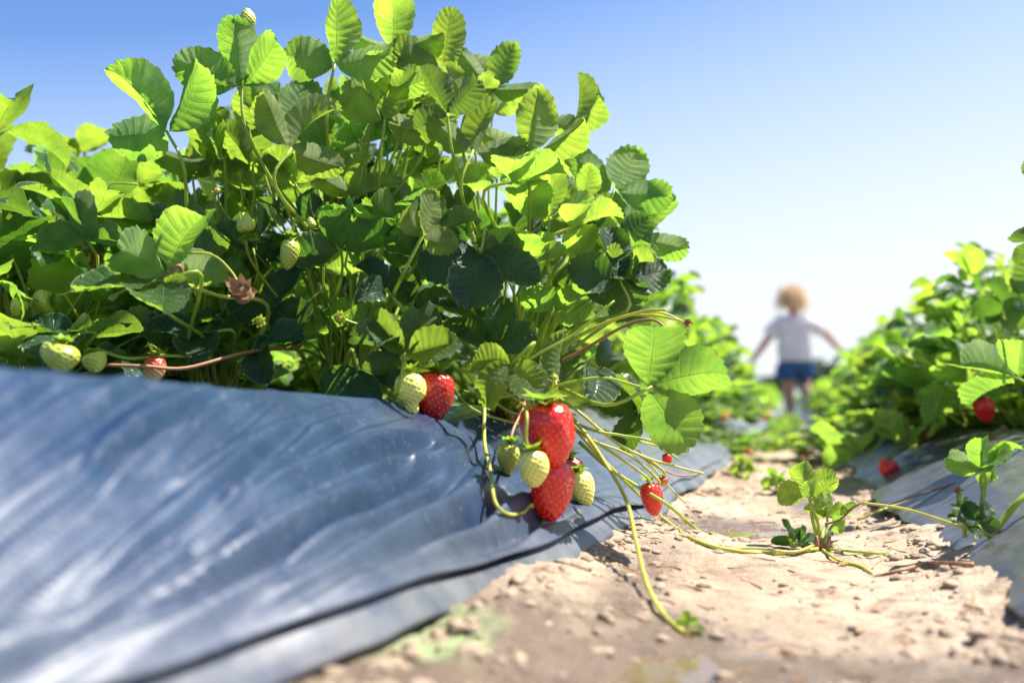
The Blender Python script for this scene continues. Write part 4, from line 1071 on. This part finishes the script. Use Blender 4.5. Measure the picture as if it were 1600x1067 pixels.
tag(obj('leaf_litter', mesh('leaf_litter', V, Fq, LITTER)), 'orange brown flecks of dry leaf on the soil', None, kind='stuff')

# ------------------------------------------------------------------ person
PD = 9.8
pp = P(1243, 652, PD); GZ = float(surf(pp.x, pp.y))
per = empty('person', (pp.x, pp.y, GZ)); tag(per, 'child in white T-shirt and blue denim shorts running away down the furrow, arms out', 'person')
yaw = -math.atan2(pp.x, pp.y)
def skin(name, pts, edges, rad, mat, parent, sub=2):
    me = bpy.data.meshes.new(name); me.from_pydata(pts, edges, [])
    o = bpy.data.objects.new(name, me); C.objects.link(o)
    md = o.modifiers.new('s', 'SKIN'); md.use_smooth_shade = True
    for i, r_ in enumerate(rad):
        sv_ = me.skin_vertices[0].data[i]; sv_.radius = r_ if isinstance(r_, tuple) else (r_, r_)
    me.skin_vertices[0].data[0].use_root = True
    sb = o.modifiers.new('d', 'SUBSURF'); sb.levels = sub; sb.render_levels = sub
    bpy.context.view_layer.update()
    dg = bpy.context.evaluated_depsgraph_get(); nm = bpy.data.meshes.new_from_object(o.evaluated_get(dg)); nm.name = name
    bpy.data.objects.remove(o)
    nm.materials.clear(); nm.materials.append(mat)
    nm.polygons.foreach_set('use_smooth', [True] * len(nm.polygons))
    return obj(name, nm, parent)
J = [(0, 0, .62), (0, 0, .74), (0, .01, .86), (0, .01, .97), (0, .0, 1.03), (0, .0, 1.08), (-.02, .02, 1.15), (-.02, .02, 1.23),
     (-.12, 0, .975), (-.25, 0, .81), (-.40, .03, .60), (-.435, .04, .55),
     (.12, 0, .975), (.28, 0, .87), (.44, .04, .69), (.48, .05, .65),
     (-.075, 0, .56), (-.07, .03, .33), (-.045, 0, .08), (-.05, .11, .035),
     (.075, .02, .56), (.115, .16, .40), (.085, -.08, .27), (.08, -.06, .17)]
E = [(0, 1), (1, 2), (2, 3), (3, 4), (4, 5), (5, 6), (6, 7), (3, 8), (8, 9), (9, 10), (10, 11), (3, 12), (12, 13), (13, 14), (14, 15), (0, 16), (16, 17), (17, 18), (18, 19), (0, 20), (20, 21), (21, 22), (22, 23)]
RD = [(.14, .10), (.12, .09), (.13, .09), (.11, .08), .055, .055, (.09, .10), (.075, .08), .055, .042, .028, .026, .055, .042, .028, .026, .10, .066, .045, .035, .10, .070, .048, .035]
hands = []
for (wi, dirv, sdv) in ((11, Vector((-.55, .1, -.83)), Vector((.2, 1, 0))), (15, Vector((.75, .15, -.6)), Vector((-.2, 1, 0)))):
    w_ = Vector(J[wi])
    for k in range(5):
        b0 = len(J)
        off = sdv.normalized() * (.011 * (k - 1.5)) if k < 4 else sdv.normalized() * .026
        st_ = w_ + off * .6 + dirv * (.012 if k < 4 else -.005)
        L_ = (.030, .036, .034, .027, .024)[k]; dr = (dirv + off * 6).normalized() if k < 4 else (dirv * .7 + sdv * .7).normalized()
        J += [tuple(st_), tuple(st_ + dr * L_ * .55), tuple(st_ + dr * L_ + Vector((0, 0, -.006)))]
        E += [(wi, b0), (b0, b0 + 1), (b0 + 1, b0 + 2)]; RD += [.008, .007, .0055]
body = skin('body', J, E, RD, SKIN, per)
sh = skin('shirt', [(0, 0, .53), (0, 0, .70), (0, .01, .88), (0, .01, .96), (0, .005, 1.015), (-.13, 0, .965), (-.20, 0, .89), (-.265, 0, .825), (.13, 0, .965), (.21, 0, .915), (.295, 0, .875)],
          [(0, 1), (1, 2), (2, 3), (3, 4), (3, 5), (5, 6), (6, 7), (3, 8), (8, 9), (9, 10)], [(.19, .15), (.175, .135), (.18, .13), (.15, .11), (.08, .07), .080, .082, .088, .088, .082, .088], SHIRT, per)
so = skin('shorts', [(0, 0, .66), (0, 0, .60), (-.08, 0, .55), (-.082, .01, .45), (-.08, .015, .385), (.08, .01, .55), (.095, .06, .465), (.11, .09, .42)],
          [(0, 1), (1, 2), (2, 3), (3, 4), (1, 5), (5, 6), (6, 7)], [(.19, .14), (.185, .14), .12, .118, .118, .12, .118, .118], DENIM, per)
def shoe(pos, rot):
    o = empty('tmp')
    bpy.data.objects.remove(o)
    pts = []; f = []
    for i in range(10):
        t_ = i / 9; yy = -.05 + .20 * t_; wd = .036 * (math.sin(min(1, t_ * .8 + .25) * math.pi) ** .5); ht = .075 * (1 - t_) ** .8 + .03
        if i in (0, 9): wd *= .6; ht *= .7
        for k in range(10):
            a_ = k / 10 * 6.283; pts.append((math.cos(a_) * wd, yy, max(0.008, ht / 2 + math.sin(a_) * ht / 2)))
    for i in range(9):
        for k in range(10): f.append((i * 10 + k, i * 10 + (k + 1) % 10, (i + 1) * 10 + (k + 1) % 10, (i + 1) * 10 + k))
    f.append(tuple(range(10))[::-1]); f.append(tuple(range(90, 100)))
    o = obj('shoe', mesh('shoe', pts, f, SHOE), per); o.location = pos; o.rotation_euler = rot
    pts = []; n = 16
    for z in (-.006, .012):
        for k in range(n):
            a_ = k / n * 6.283; pts.append((math.cos(a_) * .040, .05 + math.sin(a_) * .108, z))
    f = [(k, (k + 1) % n, n + (k + 1) % n, n + k) for k in range(n)] + [tuple(range(n))[::-1], tuple(range(n, 2 * n))]
    obj('sole', mesh('sole', pts, f, SOLE, False), o)
shoe((-.045, -.01, .008), (0, 0, 0)); shoe((.08, -.11, .21), (R(-70), 0, 0))
# hair: curly strands all round the back of the head
v = []; f = []; rs = random.Random(5)
for k in range(420):
    th = math.acos(rs.uniform(-.5, 1)); a_ = rs.uniform(0, 6.283)
    n = Vector((math.sin(th) * math.cos(a_), math.sin(th) * math.sin(a_), math.cos(th)))
    if n.y > .45 and n.z < .45: continue
    if rs.random() < .12: n = n * 1.35
    p = Vector((-.02, .015, 1.19)) + Vector((n.x * .054, n.y * .066, n.z * .072)); pts = []
    L_ = rs.uniform(.06, .14) * (1.25 if n.y < .1 else 1); ph = rs.uniform(0, 6.28); fq = rs.uniform(16, 26)
    for i in range(8):
        t_ = i / 7; dr = n * (1.3 - t_ * .8) + Vector((rs.uniform(-.1, .1), rs.uniform(-.1, .1), -1.1 * t_))
        p = p + dr.normalized() * L_ / 8
        pts.append(p + Vector((math.cos(ph + t_ * fq * .5), math.sin(ph + t_ * fq * .5), 0)) * .010)
    vv, ff = tube_data(pts, .0055, .002, 4, off=len(v)); v += vv; f += ff
obj('hair', mesh('hair', v, f, HAIR), per)
def ball(name, c_, r_, mat, parent):
    bm = bmesh.new(); bmesh.ops.create_uvsphere(bm, u_segments=12, v_segments=8, radius=1)
    for q in bm.verts: q.co = Vector((q.co.x * r_[0] + c_[0], q.co.y * r_[1] + c_[1], q.co.z * r_[2] + c_[2]))
    me = bpy.data.meshes.new(name); bm.to_mesh(me); bm.free(); me.materials.append(mat); me.polygons.foreach_set('use_smooth', [True] * len(me.polygons))
    return obj(name, me, parent)
for sx in (-1, 1):
    ball('eye', (-.02 + sx * .028, .10, 1.165), (.011, .008, .008), EYE, per); ball('ear', (-.02 + sx * .082, .02, 1.15), (.01, .02, .028), SKIN, per)
ball('nose', (-.02, .117, 1.145), (.011, .016, .018), SKIN, per); ball('mouth', (-.02, .103, 1.115), (.022, .008, .006), LIP, per)
per.rotation_euler = (0, 0, yaw * .6)

# ------------------------------------------------------------------ far trees
def tree(x, y, h, wd, label, seed):
    rs = np.random.RandomState(seed); e = empty('tree', (x, y, 0)); tag(e, label, 'tree', 'trees on the horizon')
    v, f = tube_data(catmull([Vector((0, 0, -.1)), Vector((.1, 0, h * .3)), Vector((-.1, .1, h * .75))], 4), h * .035, h * .01, 8)
    for q in range(5):
        a_ = q * 1.3; vv, ff = tube_data([Vector((0, 0, h * .25)), Vector((math.cos(a_) * wd * .25, math.sin(a_) * wd * .25, h * .5)), Vector((math.cos(a_) * wd * .4, math.sin(a_) * wd * .4, h * .65))], h * .015, h * .005, 5, off=len(v)); v += vv; f += ff
    obj('trunk', mesh('trunk', v, f, BARK), e)
    V = []; Fq = []
    cl = [(rs.normal(0, wd * .24), rs.normal(0, wd * .24), h * rs.uniform(.35, .9), wd * rs.uniform(.14, .26)) for _ in range(16)]
    for k in range(6000):
        c_ = cl[rs.randint(16)]; n = rs.normal(size=3); n /= np.linalg.norm(n); p = np.array(c_[:3]) + n * c_[3] * rs.uniform(.6, 1.1)
        a = rs.normal(size=3); a /= np.linalg.norm(a); b_ = np.cross(a, n); s_ = h * .05
        b0 = len(V); V += [tuple(p - a * s_), tuple(p + b_ * s_ * .6), tuple(p + a * s_), tuple(p - b_ * s_ * .6)]; Fq.append((b0, b0 + 1, b0 + 2, b0 + 3))
    obj('crown', mesh('crown', V, Fq, TREEC), e)
for i, (px, d, h, wd, lb) in enumerate(((1288, 70, 1.9, 2.6, 'round dark tree on the horizon just right of the person'), (1305, 74, 1.5, 2.6, 'lower dark tree right of the round one'), (1262, 80, 1.5, 2.2, 'dark tree partly behind the legs of the person'),
                                        (1212, 76, 1.2, 3.0, 'low tree on the horizon left of the person'), (1180, 85, 1.0, 3.6, 'lowest tree on the horizon beside the left foliage'), (890, 60, 2.2, 2.0, 'tree glimpsed on the horizon through the plant leaves'), (905, 66, 1.6, 2.2, 'smaller tree beside the one glimpsed through the leaves'))):
    p = P(px, 620, d); tree(p.x, p.y, h * 1.3, wd * 1.2, lb, 300 + i)
print('objects', len(bpy.data.objects))
